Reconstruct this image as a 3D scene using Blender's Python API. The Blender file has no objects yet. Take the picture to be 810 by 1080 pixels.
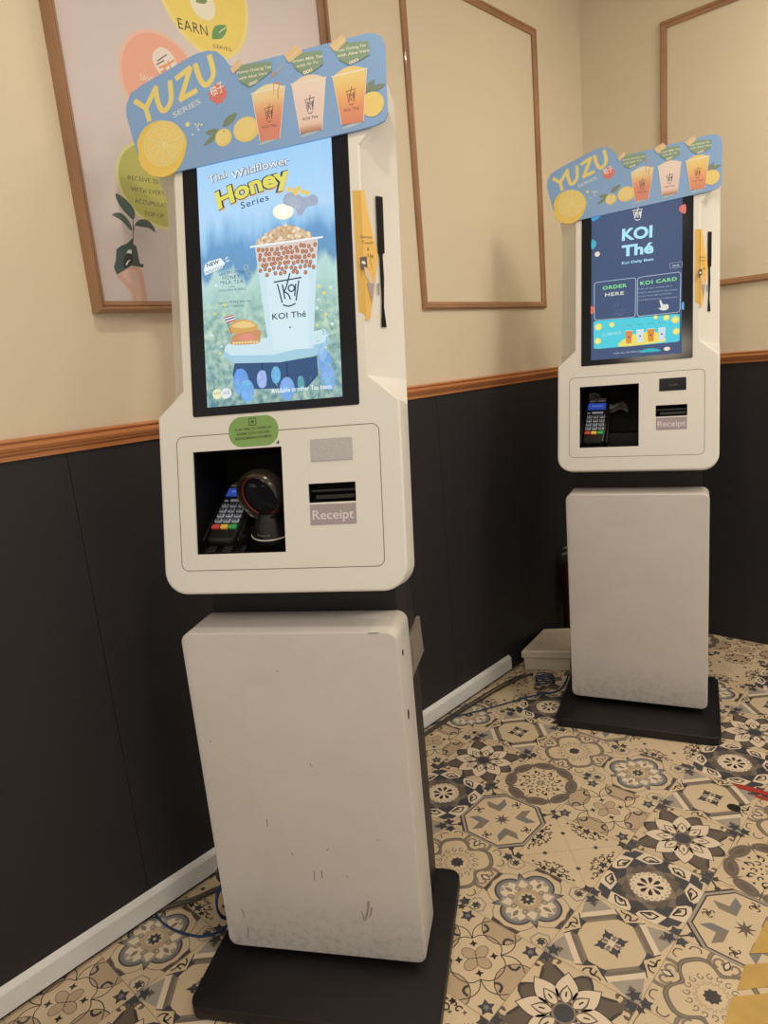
import bpy, math, random
from math import sin, cos, pi, radians, hypot, atan2
from mathutils import Vector, Matrix

random.seed(7)
C = bpy.context.scene.collection
SC = bpy.context.scene

# ---------------------------------------------------------------- camera
cam = bpy.data.objects.new('camera', bpy.data.cameras.new('camera')); C.objects.link(cam)
yaw, pitch, roll = 0.76684, -0.21256, -0.09145
fwd = Vector((-sin(yaw)*cos(pitch), cos(yaw)*cos(pitch), sin(pitch)))
rgt = Vector((cos(yaw), sin(yaw), 0)); up = rgt.cross(fwd)
r2 = rgt*cos(roll)+up*sin(roll); u2 = up*cos(roll)-rgt*sin(roll)
mw = Matrix.Identity(4)
for i in range(3): mw[i][0], mw[i][1], mw[i][2] = r2[i], u2[i], -fwd[i]
mw.translation = Vector((1.46063, -0.16481, 1.24558)); cam.matrix_world = mw
cam.data.sensor_fit = 'VERTICAL'; cam.data.sensor_height = 36.0
cam.data.lens = 36.0*728.86096/1080.0; cam.data.clip_start = .02
cam.data.dof.use_dof = False
SC.camera = cam

# ---------------------------------------------------------------- light
W = bpy.data.worlds.new('world'); SC.world = W; W.use_nodes = True
bgn = W.node_tree.nodes['Background']
bgn.inputs[0].default_value = (1.0, .90, .76, 1); bgn.inputs[1].default_value = .56
def area(name, loc, size, power, col=(1, .86, .66), rot=(0, 0, 0), spread=pi):
    l = bpy.data.lights.new(name, 'AREA'); l.shape = 'DISK'; l.size = size; l.energy = power; l.color = col; l.spread = spread
    o = bpy.data.objects.new(name, l); C.objects.link(o); o.location = loc; o.rotation_euler = rot
    return o
area('ceiling_downlight', (.98, .50, 2.68), .09, 7)
area('ceiling_downlight', (1.6, 2.05, 2.68), .5, 15)
area('ceiling_downlight', (1.25, 2.38, 2.68), .1, 2.6)
area('ceiling_downlight', (2.5, .2, 2.68), .5, 11)
area('ceiling_downlight', (2.5, 1.9, 2.68), .5, 8)
area('ceiling_downlight', (1.5, -1.1, 2.68), .5, 12)
vs = SC.view_settings
vs.view_transform = 'Standard'; vs.look = 'None'; vs.gamma = 1; vs.exposure = 0; vs.use_curve_mapping = False
SC.display_settings.display_device = 'sRGB'

# ---------------------------------------------------------------- helpers
def lin(c): 
    c /= 255.0
    return c/12.92 if c <= .04045 else ((c+.055)/1.055)**2.4
def rgb(r, g, b): return (lin(r), lin(g), lin(b), 1)
TINT = (.74, .66, .50)
def alb(r, g, b):                      # photographed colour -> paint colour under the shop's warm lamps
    return tuple(min(.9, lin(c)/t) for c, t in zip((r, g, b), TINT))+(1,)
_m = {}
def mat(name, col, rough=.5, metal=0, bump=0, bscale=200, emit=None, var=0, vscale=6, spec=.5, coat=0):
    if name in _m: return _m[name]
    m = bpy.data.materials.new(name); m.use_nodes = True; nt = m.node_tree; b = nt.nodes['Principled BSDF']
    b.inputs['Base Color'].default_value = col; b.inputs['Roughness'].default_value = rough
    b.inputs['Metallic'].default_value = metal; b.inputs['Specular IOR Level'].default_value = spec
    b.inputs['Coat Weight'].default_value = coat; b.inputs['Coat Roughness'].default_value = .05
    tc = nt.nodes.new('ShaderNodeTexCoord')
    if var:
        n = nt.nodes.new('ShaderNodeTexNoise'); n.inputs['Scale'].default_value = vscale; n.inputs['Detail'].default_value = 6
        nt.links.new(tc.outputs['Object'], n.inputs['Vector'])
        mr = nt.nodes.new('ShaderNodeMapRange'); mr.inputs[1].default_value = .3; mr.inputs[2].default_value = .7
        mr.inputs[3].default_value = 1-var; mr.inputs[4].default_value = 1+var*.4
        nt.links.new(n.outputs[0], mr.inputs[0])
        mx = nt.nodes.new('ShaderNodeVectorMath'); mx.operation = 'SCALE'; mx.inputs[0].default_value = col[:3]
        nt.links.new(mr.outputs[0], mx.inputs['Scale']); nt.links.new(mx.outputs[0], b.inputs['Base Color'])
    if bump:
        n = nt.nodes.new('ShaderNodeTexNoise'); n.inputs['Scale'].default_value = bscale; n.inputs['Detail'].default_value = 3
        nt.links.new(tc.outputs['Object'], n.inputs['Vector'])
        bp = nt.nodes.new('ShaderNodeBump'); bp.inputs['Strength'].default_value = bump; bp.inputs['Distance'].default_value = .001
        nt.links.new(n.outputs[0], bp.inputs['Height']); nt.links.new(bp.outputs[0], b.inputs['Normal'])
    if emit:
        b.inputs['Base Color'].default_value = (.01, .01, .01, 1)
        b.inputs['Emission Color'].default_value = emit; b.inputs['Emission Strength'].default_value = 1
        b.inputs['Specular IOR Level'].default_value = .06
    _m[name] = m
    return m
def ink(r, g, b, rough=.45):
    return mat('ink_%d_%d_%d_%d' % (r, g, b, rough*100), alb(r, g, b), rough)
def glow(r, g, b):
    return mat('glow_%d_%d_%d' % (r, g, b), (0, 0, 0, 1), .3, emit=rgb(r, g, b))

def link(name, me, mats, parent=None, smooth=False, sharp=35):
    for m in (mats if isinstance(mats, list) else [mats]): me.materials.append(m)
    o = bpy.data.objects.new(name, me); C.objects.link(o)
    if parent: o.parent = parent
    if smooth:
        me.polygons.foreach_set('use_smooth', [True]*len(me.polygons))
        try: me.set_sharp_from_angle(angle=radians(sharp))
        except Exception: pass
    me.update()
    return o
def thing(name, label, cat, loc=(0, 0, 0), rz=0, group=None):
    o = bpy.data.objects.new(name, None); C.objects.link(o); o.location = loc; o.rotation_euler = (0, 0, rz)
    return tag(o, label, cat, group)
def tag(o, label, cat=None, group=None, kind=None):
    if label: o['label'] = label
    if cat: o['category'] = cat
    if group: o['group'] = group
    if kind: o['kind'] = kind
    return o
class MB:
    def __init__(s): s.v = []; s.f = []; s.mi = []
    def add(s, vs, fs, mi=0):
        k = len(s.v); s.v += [tuple(v) for v in vs]; s.f += [tuple(i+k for i in f) for f in fs]; s.mi += [mi]*len(fs)
        return s
    def box(s, x0, x1, y0, y1, z0, z1, bev=0, mi=0, xf=None):
        if bev:
            b = bev
            import bmesh
            bm = bmesh.new(); bmesh.ops.create_cube(bm, size=1)
            for v in bm.verts: v.co = Vector(((x0+x1)/2+v.co.x*(x1-x0), (y0+y1)/2+v.co.y*(y1-y0), (z0+z1)/2+v.co.z*(z1-z0)))
            bmesh.ops.bevel(bm, geom=bm.edges[:], offset=b, segments=3, profile=.5, affect='EDGES')
            bm.verts.ensure_lookup_table(); bm.verts.index_update()
            vs = [tuple(v.co) for v in bm.verts]; fs = [[v.index for v in f.verts] for f in bm.faces]; bm.free()
        else:
            vs = [(x, y, z) for x in (x0, x1) for y in (y0, y1) for z in (z0, z1)]
            fs = [(0, 1, 3, 2), (4, 6, 7, 5), (0, 4, 5, 1), (2, 3, 7, 6), (0, 2, 6, 4), (1, 5, 7, 3)]
        if xf: vs = [xf(*v) for v in vs]
        return s.add(vs, fs, mi)
    def loft(s, loops, mi=0, cap0=True, cap1=True, closed=True):
        n = len(loops[0]); vs = [p for l in loops for p in l]; fs = []
        for a in range(len(loops)-1):
            for i in range(n if closed else n-1):
                j = (i+1) % n; fs.append((a*n+i, a*n+j, (a+1)*n+j, (a+1)*n+i))
        if cap0: fs.append(tuple(range(n))[::-1])
        if cap1: fs.append(tuple((len(loops)-1)*n+i for i in range(n)))
        return s.add(vs, fs, mi)
    def build(s, name, mats, parent=None, smooth=False, sharp=35):
        import bmesh
        me = bpy.data.meshes.new(name); me.from_pydata(s.v, [], s.f)
        me.polygons.foreach_set('material_index', s.mi); 
        bm = bmesh.new(); bm.from_mesh(me); bmesh.ops.recalc_face_normals(bm, faces=bm.faces[:]); bm.to_mesh(me); bm.free()
        return link(name, me, mats, parent, smooth, sharp)
def rrect(x0, x1, z0, z1, r, n=6):
    pts = []
    for cx, cz, a0 in ((x1-r, z0+r, -pi/2), (x1-r, z1-r, 0), (x0+r, z1-r, pi/2), (x0+r, z0+r, pi)):
        for k in range(n+1):
            a = a0+pi/2*k/n; pts.append((cx+r*cos(a), cz+r*sin(a)))
    return pts
def slab(mb, outline_fn, d0, d1, r, plane, mi=0):
    """rounded slab: outline_fn(inset) -> 2D loop ; plane(u, v, d) -> 3D ; both rims rounded with radius r"""
    loops = []
    for k in range(4):
        a = pi/2*k/3; loops.append([plane(u, v, d0+r*(1-sin(a))) for u, v in outline_fn(r*(1-cos(a)))][:])
    loops = loops[::-1]
    for k in range(4):
        a = pi/2*k/3; loops.append([plane(u, v, d1-r*(1-sin(a))) for u, v in outline_fn(r*(1-cos(a)))])
    # first half must run from the d0 rim inwards to full outline
    mb.loft(loops, mi)
def tube(mb, pts, r, n=10, mi=0, sub=6, closed=False):
    P = [Vector(p) for p in pts]; Q = []
    if sub > 1 and len(P) > 2:
        for i in range(len(P)-1):
            p0, p1, p2, p3 = P[max(i-1, 0)], P[i], P[i+1], P[min(i+2, len(P)-1)]
            for k in range(sub):
                t = k/sub
                Q.append(.5*((2*p1)+(p2-p0)*t+(2*p0-5*p1+4*p2-p3)*t*t+(3*p1-p0-3*p2+p3)*t**3))
        Q.append(P[-1])
    else: Q = P
    loops = []; nrm = Vector((0, 0, 1))
    for i, q in enumerate(Q):
        t = (Q[min(i+1, len(Q)-1)]-Q[max(i-1, 0)]).normalized()
        s = t.cross(nrm)
        if s.length < 1e-3: s = t.cross(Vector((1, 0, 0)))
        s.normalize(); w = s.cross(t)
        loops.append([q+s*(r*cos(2*pi*k/n))+w*(r*sin(2*pi*k/n)) for k in range(n)])
    mb.loft(loops, mi)
def lathe(mb, prof, c, n=24, axis=None, mi=0):
    ax = (axis or Vector((0, 0, 1))).normalized(); s = ax.orthogonal().normalized(); w = ax.cross(s); c = Vector(c)
    mb.loft([[c+ax*h+s*(r*cos(2*pi*k/n))+w*(r*sin(2*pi*k/n)) for k in range(n)] for r, h in prof], mi)

_fc = {}
def text_tris(s, bold=0.0, shear=0.0, spacing=1.0):
    key = (s, bold, shear, spacing)
    if key in _fc: return _fc[key]
    cu = bpy.data.curves.new('lettering', 'FONT'); cu.body = s; cu.size = 1; cu.offset = bold; cu.shear = shear
    cu.space_character = spacing; cu.resolution_u = 3; cu.fill_mode = 'FRONT'
    o = bpy.data.objects.new('lettering', cu); C.objects.link(o)
    bpy.context.view_layer.update()
    me = bpy.data.meshes.new_from_object(o.evaluated_get(bpy.context.evaluated_depsgraph_get()))
    v = [(a.co.x, a.co.y) for a in me.vertices]; f = [tuple(p.vertices) for p in me.polygons]
    bpy.data.objects.remove(o); bpy.data.curves.remove(cu); bpy.data.meshes.remove(me)
    if not v: v = [(0, 0), (1, 0), (1, 1)]; f = []
    _fc[key] = (v, f); return _fc[key]

class Canvas:
    """printed or displayed artwork: polygons stacked a hair apart on one real flat surface"""
    def __init__(s, mapf, step=.000006, em=False, d0=0, wash=0):
        s.wash = wash; s.map = mapf; s.mb = MB(); s.mats = []; s.d = d0; s.step = step; s.em = em
    def mi(s, col):
        if isinstance(col, tuple) and s.wash: col = tuple(round(c+(w-c)*s.wash) for c, w in zip(col, (178, 168, 150)))
        m = col if not isinstance(col, tuple) else (glow(*col) if s.em else ink(*col))
        if m not in s.mats: s.mats.append(m)
        return s.mats.index(m)
    def poly(s, col, pts):
        s.d += s.step; s.mb.add([s.map(u, v, s.d) for u, v in pts], [tuple(range(len(pts)))], s.mi(col))
    def many(s, col, polys):
        s.d += s.step; m = s.mi(col)
        for pts in polys: s.mb.add([s.map(u, v, s.d) for u, v in pts], [tuple(range(len(pts)))], m)
    def ell(s, col, c, rx, ry=None, ang=0, n=28, a0=0, a1=2*pi):
        s.poly(col, ellp(c, rx, ry, ang, n, a0, a1))
    def stroke(s, col, pts, w, closed=False):
        s.many(col, strokep(pts, w, closed))
    def text(s, col, t, p0, p1, h=None, bold=0.0, arc=0.0, shear=0.0, spacing=1.0, hs=1.0):
        """text whose baseline runs from p0 to p1; h = cap height"""
        v, f = text_tris(t, bold, shear, spacing)
        xs = [a[0] for a in v]; x0, x1 = min(xs), max(xs)
        ym = max(a[1] for a in v)
        L = hypot(p1[0]-p0[0], p1[1]-p0[1]); k = L/(x1-x0); ky = h/.72 if h else k
        ex = ((p1[0]-p0[0])/L, (p1[1]-p0[1])/L); ey = (-ex[1], ex[0])
        s.d += s.step; out = []
        for x, y in v:
            X = (x-x0)*k; Y = y*ky
            if arc: tt = X/L; Y += arc*4*tt*(1-tt)
            out.append(s.map(p0[0]+ex[0]*X+ey[0]*Y, p0[1]+ex[1]*X+ey[1]*Y, s.d))
        s.mb.add(out, f, s.mi(col))
    def build(s, name, parent=None):
        me = bpy.data.meshes.new(name); me.from_pydata(s.mb.v, [], s.mb.f)
        me.polygons.foreach_set('material_index', s.mb.mi)
        return link(name, me, s.mats, parent)
def ellp(c, rx, ry=None, ang=0, n=28, a0=0, a1=2*pi):
    ry = rx if ry is None else ry; full = abs(a1-a0-2*pi) < 1e-6; ca, sa = cos(ang), sin(ang); o = []
    for k in range(n if full else n+1):
        a = a0+(a1-a0)*k/n; x, y = rx*cos(a), ry*sin(a); o.append((c[0]+x*ca-y*sa, c[1]+x*sa+y*ca))
    return o
def strokep(pts, w, closed=False):
    out = []; P = list(pts)+([pts[0]] if closed else [])
    L = []; R = []
    n = len(P)
    for i in range(n):
        if closed: a, b = P[(i-1) % (n-1)] if i else P[-2], P[(i+1)] if i < n-1 else P[1]
        else: a, b = P[max(i-1, 0)], P[min(i+1, n-1)]
        dx, dy = b[0]-a[0], b[1]-a[1]; l = hypot(dx, dy) or 1e-9
        d1 = (P[i][0]-a[0], P[i][1]-a[1]); l1 = hypot(*d1)
        c = max(.5, abs((d1[0]*dx+d1[1]*dy)/(l1*l))) if l1 > 1e-9 else 1
        L.append((P[i][0]-dy/l*w/2/c, P[i][1]+dx/l*w/2/c)); R.append((P[i][0]+dy/l*w/2/c, P[i][1]-dx/l*w/2/c))
    for i in range(n-1): out.append([L[i], L[i+1], R[i+1], R[i]])
    return out
def curve(pts, n=6):
    o = []
    for i in range(len(pts)-1):
        p0, p1, p2, p3 = pts[max(i-1, 0)], pts[i], pts[i+1], pts[min(i+2, len(pts)-1)]
        for k in range(n):
            t = k/n
            o.append(tuple(.5*(2*p1[j]+(p2[j]-p0[j])*t+(2*p0[j]-5*p1[j]+4*p2[j]-p3[j])*t*t+(3*p1[j]-p0[j]-3*p2[j]+p3[j])*t**3) for j in (0, 1)))
    o.append(tuple(pts[-1])); return o
def ccurve(pts, n=6):
    N = len(pts); o = []
    for i in range(N):
        p0, p1, p2, p3 = pts[i-1], pts[i], pts[(i+1) % N], pts[(i+2) % N]
        for k in range(n):
            t = k/n
            o.append(tuple(.5*(2*p1[j]+(p2[j]-p0[j])*t+(2*p0[j]-5*p1[j]+4*p2[j]-p3[j])*t*t+(3*p1[j]-p0[j]-3*p2[j]+p3[j])*t**3) for j in (0, 1)))
    return o
def mix(a, b, t): return (a[0]+(b[0]-a[0])*t, a[1]+(b[1]-a[1])*t)
def quadpt(q, u, v):                   # q = bl, br, tr, tl
    return mix(mix(q[0], q[1], u), mix(q[3], q[2], u), v)

# ---------------------------------------------------------------- materials
M_white = mat('white_powder_coat', alb(210, 201, 184), .32, bump=.25, bscale=900, var=.03, vscale=4)
M_cream_wall = mat('cream_painted_plaster', alb(203, 185, 149), .75, bump=.5, bscale=160, var=.03, vscale=1.5, spec=.25)
M_black_panel = mat('black_wainscot_laminate', alb(39, 36, 35), .5, var=.08, vscale=2, bump=.05, bscale=60, spec=.35)
M_black = mat('black_powder_coat', alb(26, 23, 22), .42, bump=.3, bscale=1200, spec=.35, var=.1, vscale=8)
M_recess = mat('black_recess_lining', (.006, .006, .007, 1), .6, spec=.15)
M_plastic = mat('black_terminal_plastic', (.012, .012, .013, 1), .3)
M_glossy = mat('black_screen_glass', (.012, .014, .022, 1), .12, spec=.28)
M_wood = mat('orange_brown_stained_wood', alb(178, 112, 62), .35, var=.25, vscale=3, bump=.1, bscale=40, coat=.2)
M_wood2 = mat('brown_stained_wood', alb(150, 108, 72), .4, var=.25, vscale=5, bump=.1, bscale=40, coat=.15)
M_trunk = mat('white_plastic_trunking', alb(206, 198, 185), .4, var=.08, vscale=7)
M_metal = mat('brushed_metal', (.36, .34, .30, 1), .4, metal=.5)
M_chrome = mat('scratched_silver_plate', alb(176, 168, 152), .35, metal=.45, bump=.8, bscale=120)
M_blue = mat('blue_network_cable', (.012, .045, .14, 1), .4)
M_grey = mat('grey_power_cable', (.07, .06, .05, 1), .5)

# ---------------------------------------------------------------- room shell
YC = 2.73127; RX = 3.6; RY = -2.2; HT = 2.7
def struct(o): o['kind'] = 'structure'; return o
S = .2041
TX, TY = .8908, 1.6113
Hd = S/math.sqrt(2)
cream = mat('tile_cream', alb(196, 171, 130), .38, var=.07, vscale=5)
def tcol(n, r, g, b): return mat('tile_'+n, alb(r, g, b), .38)
K_dark = tcol('charcoal', 66, 58, 52); K_brown = tcol('brown_grey', 96, 82, 66); K_taupe = tcol('taupe', 126, 110, 88)
K_blue = tcol('slate_blue', 66, 63, 62); K_lblue = tcol('pale_slate', 116, 110, 100); K_lgrey = tcol('light_grey', 152, 138, 116)
K_sand = tcol('sand', 172, 146, 110); K_white = tcol('ivory', 206, 184, 148); K_ink = tcol('ink_brown', 44, 34, 28)
K_seam = tcol('grout', 128, 110, 84)
K_taupe2 = tcol('mid_taupe', 112, 96, 78)

def rot(pts, a):
    c, s = cos(a), sin(a); return [(x*c-y*s, x*s+y*c) for x, y in pts]
def sh(pts, dx, dy): return [(x+dx, y+dy) for x, y in pts]
def petal(r0, r1, w, n=8):             # pointed oval along +x
    up_ = [(r0+(r1-r0)*k/n, w*sin(pi*(k/n)**.85)) for k in range(n+1)]
    return up_+[(x, -y) for x, y in up_[-2:0:-1]]
def star(n, r1, r2, a=0): return [((r1 if k % 2 == 0 else r2)*cos(a+pi*k/n), (r1 if k % 2 == 0 else r2)*sin(a+pi*k/n)) for k in range(2*n)]
def spiral(cx, cy, r, a0, turns, sgn=1, n=12):
    return [(cx+r*(1-.75*k/n)*cos(a0+sgn*turns*2*pi*k/n), cy+r*(1-.75*k/n)*sin(a0+sgn*turns*2*pi*k/n)) for k in range(n+1)]
class Motif:
    def __init__(s): s.p = []
    def a(s, m, pts): s.p.append((m, [pts]))
    def grp(s, m, polys): s.p.append((m, polys))
    def st(s, m, pts, w, closed=False): s.p.append((m, strokep(pts, w, closed)))
    def rep(s, n, m, fn, a0=0, sub=False):
        s.p.append((m, [rot(q, a0+2*pi*k/n) for k in range(n) for q in (fn if sub else [fn])]))
    def strep(s, n, m, pts, w, a0=0): s.rep(n, m, strokep(pts, w), a0, True)
def corner_blob(m, col=K_blue, r=.9, fr=True):        # leafy flower at the tile corners
    m.rep(4, col, sh(star(5, .13, .075, pi), r, 0))
    if fr:
        m.rep(4, K_dark, [(r-.16, 0), (r-.1, .03), (r-.06, .0), (r-.1, -.03)])
        m.strep(4, K_dark, curve([(r-.1, .12), (r-.17, .07), (r-.14, .03)], 3), .018); m.strep(4, K_dark, curve([(r-.1, -.12), (r-.17, -.07), (r-.14, -.03)], 3), .018)
def m_eight():
    m = Motif()
    m.a(K_blue, star(8, .88, .74, 0))
    m.a(cream, star(8, .80, .68, 0)) if 0 else None
    m.rep(8, K_white, [(.60, -.235), (.78, -.12), (.76, .1), (.60, .235), (.50, .02)], pi/8)
    m.rep(8, K_ink, strokep([(.60, -.15), (.69, -.03), (.68, .04), (.61, .11), (.56, .02), (.60, -.15)], .025)[:], pi/8, True)
    m.rep(8, K_dark, [(.60, -.11), (.63, .0), (.60, .03), (.575, .0)], pi/8)
    m.a(K_blue, star(8, .56, .50, 0)); m.a(K_taupe2, star(8, .53, .40, pi/8)); m.a(K_blue, star(4, .52, .36, 0)) ; m.a(K_brown, star(4, .49, .36, 0)); m.a(K_taupe, star(4, .42, .32, pi/4))
    m.rep(20, K_white, ellp((.275, 0), .045, .045, n=8)); m.a(K_white, ellp((0, 0), .27, n=24)); m.rep(20, K_taupe, ellp((.265, 0), .014, .014, n=6))
    m.rep(8, K_ink, [(.05, 0), (.14, .034), (.19, .03), (.205, 0), (.19, -.03), (.14, -.034)], pi/8)
    m.rep(4, K_dark, ellp((.62, 0), .06, .06, n=10), pi/4)
    m.rep(4, cream, [(.86, .14), (1, .0), (.86, -.14), (.8, 0)]); corner_blob(m, K_blue, .93, False)
    return m
def m_star():
    m = Motif()
    m.rep(4, K_lgrey, [(.44, -.34), (1.02, -.02), (1.02, .02), (.44, .34)])
    m.rep(4, K_taupe, [(.42, -.30), (.52, -.36), (.52, .36), (.42, .30)])
    m.rep(4, K_white, [(.52, -.27), (.62, -.36), (.62, .36), (.52, .27)])
    m.rep(4, K_taupe2, [(.47, -.30), (.53, -.26), (.53, .26), (.47, .30)])
    m.rep(4, K_blue, [(.30, .40), (.44, .22), (.52, .30), (.40, .50)]); m.rep(4, K_blue, [(.30, -.40), (.44, -.22), (.52, -.30), (.40, -.50)])
    o = [(.42, -.22), (.42, .22), (.22, .42), (-.22, .42), (-.42, .22), (-.42, -.22), (-.22, -.42), (.22, -.42)]
    m.a(cream, o)
    m.rep(4, cream, [(.34, .34), (.62, .30), (.5, .5), (.30, .62)]); 
    m.strep(4, K_dark, [(.34, .33), (.62, .28)], .02); m.strep(4, K_dark, [(.33, .34), (.28, .62)], .02)
    m.strep(4, K_ink, curve([(.36, .42), (.42, .48), (.46, .42), (.42, .38), (.50, .36), (.56, .40)], 4), .022); m.strep(4, K_ink, curve([(.42, .36), (.46, .46), (.38, .52), (.36, .58)], 4), .022)
    m.rep(4, K_blue, [(.06, 0), (.13, .05), (.10, .085), (.17, .075), (.19, .03), (.27, 0), (.19, -.03), (.17, -.075), (.10, -.085), (.13, -.05)])
    m.rep(4, K_lblue, petal(.04, .17, .028), pi/4); m.a(K_white, ellp((0, 0), .05, n=10))
    m.rep(4, K_blue, sh(star(5, .12, .06, pi), .86, 0)); m.rep(4, K_brown, [(.70, 0), (.80, .07), (.78, 0), (.80, -.07)])
    return m
def m_flower():
    m = Motif()
    m.a(K_dark, [(r*cos(a), r*sin(a)) for k in range(48) for a in [2*pi*k/48] for r in [.66+.10*cos(8*a)+.05*cos(4*a)]])
    m.a(K_brown, [(r*cos(a), r*sin(a)) for k in range(48) for a in [2*pi*k/48] for r in [.60+.09*cos(8*a)+.03*cos(4*a)]])
    m.rep(4, K_brown, [(.55, -.10), (.84, -.05), (.84, .05), (.55, .10)])
    m.strep(4, K_brown, spiral(.80, .135, .085, -pi/2, .8, 1), .05); m.strep(4, K_brown, spiral(.80, -.135, .085, pi/2, .8, -1), .05)
    m.rep(8, K_dark, petal(.1, .655, .175), pi/8); m.rep(8, K_white, petal(.13, .635, .155), pi/8)
    m.rep(8, K_brown, petal(.13, .44, .092), pi/8); m.rep(8, K_white, petal(.15, .415, .066), pi/8)
    m.rep(8, K_ink, [(.25, -.011), (.33, -.011), (.33, .011), (.25, .011)], pi/8)
    m.a(K_taupe, ellp((0, 0), .165, n=20)); m.a(K_blue, ellp((0, 0), .135, n=20))
    m.rep(4, K_blue, sh(star(6, .12, .085), .93, 0)); 
    m.strep(4, K_dark, curve([(.45, .50), (.52, .46), (.50, .40)], 3), .02)
    return m
def m_quat():
    m = Motif()
    def lobes(r, d, pt):
        o = []
        for k in range(4):
            a0 = pi/4+k*pi/2; c = (d*cos(a0), d*sin(a0))
            for j in range(13):
                a = a0-pi*.44+pi*.88*j/12; o.append((c[0]+r*cos(a), c[1]+r*sin(a)))
            if pt: o.append((pt*cos(a0+pi/4), pt*sin(a0+pi/4)))
        return o
    m.st(K_taupe, lobes(.365, .34, .0), .014, True)
    m.a(K_blue, lobes(.275, .31, .60)); m.a(K_lblue, lobes(.245, .31, .53)); m.a(K_lgrey, lobes(.19, .31, .45))
    m.rep(4, K_white, [(.22, -.07), (.34, -.17), (.44, -.13), (.40, -.05), (.50, 0), (.40, .05), (.44, .13), (.34, .17), (.22, .07)], pi/4)
    m.rep(4, K_white, [(.24, 0), (.30, .09), (.36, .05), (.43, 0), (.36, -.05), (.30, -.09)])
    m.rep(8, K_taupe, ellp((.27, .0), .055, .045, n=10), pi/8); m.rep(8, K_sand, ellp((.27, .0), .035, .028, n=8), pi/8)
    m.a(K_sand, star(8, .25, .20, 0)); m.rep(4, K_taupe, petal(.28, .44, .035), pi/4); m.a(cream, ellp((0, 0), .14, n=16))
    m.rep(8, K_blue, petal(.02, .125, .030)); m.a(cream, ellp((0, 0), .02, n=8))
    # corner hexagons with a little flower, brown lace at the edges
    m.rep(4, K_lgrey, [(.74, -.15), (.85, -.15), (1, 0), (.85, .15), (.74, .15), (.66, 0)]); m.rep(4, cream, [(.755, -.125), (.86, -.12), (.98, 0), (.86, .12), (.755, .125), (.69, 0)])
    m.rep(4, K_blue, sh(star(6, .085, .045), .84, 0)); m.strep(4, K_dark, spiral(.84, 0, .11, 0, .9), .014)
    m.rep(4, K_brown, [(.52, .38), (.62, .26), (.66, .34), (.50, .50), (.34, .66), (.26, .62), (.38, .52), (.47, .47)])
    m.strep(4, K_ink, curve([(.64, .32), (.57, .36), (.55, .44)], 3), .015); m.strep(4, K_ink, curve([(.32, .64), (.36, .57), (.44, .55)], 3), .015)
    return m
def m_four():
    m = Motif()
    for k in range(4):
        a = k*pi/2
        m.a(K_sand, rot(ellp((.5, .5), .33, .33, n=20), a))
    m.strep(4, K_ink, ellp((.5, .5), .33, n=20)+[(.83, .5)], .013)
    m.rep(4, K_dark, strokep(curve([(.60, .22), (.52, .27), (.46, .24), (.44, .17)], 4), .04), 0, True)
    m.rep(4, K_dark, strokep(curve([(.22, .60), (.27, .52), (.24, .46), (.17, .44)], 4), .04), 0, True)
    m.strep(4, K_ink, curve([(.0, .36), (.12, .40), (.25, .36), (.36, .25), (.40, .12), (.36, 0)], 4), .014)
    m.strep(4, K_ink, curve([(.36, 0), (.52, .05), (.62, .18), (.64, .34)], 4), .014); m.strep(4, K_ink, curve([(.36, 0), (.52, -.05), (.62, -.18), (.64, -.34)], 4), .014)
    m.rep(4, K_taupe, ellp((.13, 0), .135, .095, n=16), pi/4); m.rep(4, K_sand, ellp((.13, 0), .118, .08, n=16), pi/4)
    m.rep(4, K_ink, sh(star(4, .07, .028), .26, 0))
    m.rep(4, K_blue, sh(star(5, .13, .07, pi), .80, 0)); m.rep(4, K_lblue, sh(star(5, .05, .03, 0), .80, 0))
    return m
def m_dot():
    m = Motif()
    m.grp(K_brown, [rot(ellp((r*.05+.03, 0), .009, .009, n=5), a) for a in (0, pi/2, pi, 3*pi/2) for r in range(18)])
    m.rep(4, K_blue, sh(star(6, .05, .032), .45, 0))
    m.rep(4, K_dark, sh(star(5, .10, .05, pi/4), .43, .43)); m.rep(4, K_ink, sh(star(4, .06, .03), .36, .56)); m.rep(4, K_ink, sh(star(4, .06, .03), .56, .36))
    for (x, y, r, a, s) in ((.27, .45, .07, 0, 1), (.45, .27, .07, pi/2, -1), (.33, .33, .06, 1, 1), (.22, .62, .06, 2, -1), (.62, .22, .06, 0, 1), (.30, .58, .05, 3, 1), (.58, .30, .05, 3, -1)):
        m.strep(4, K_ink, spiral(x, y, r, a, .8, s, 8), .022)
    for (x, y) in ((.2, .5), (.5, .2), (.26, .36), (.36, .26), (.16, .7), (.7, .16)):
        m.rep(4, K_brown, sh(star(4, .04, .018), x, y))
    m.rep(4, K_dark, sh(star(5, .11, .06, pi), .93, 0))
    return m
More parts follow.
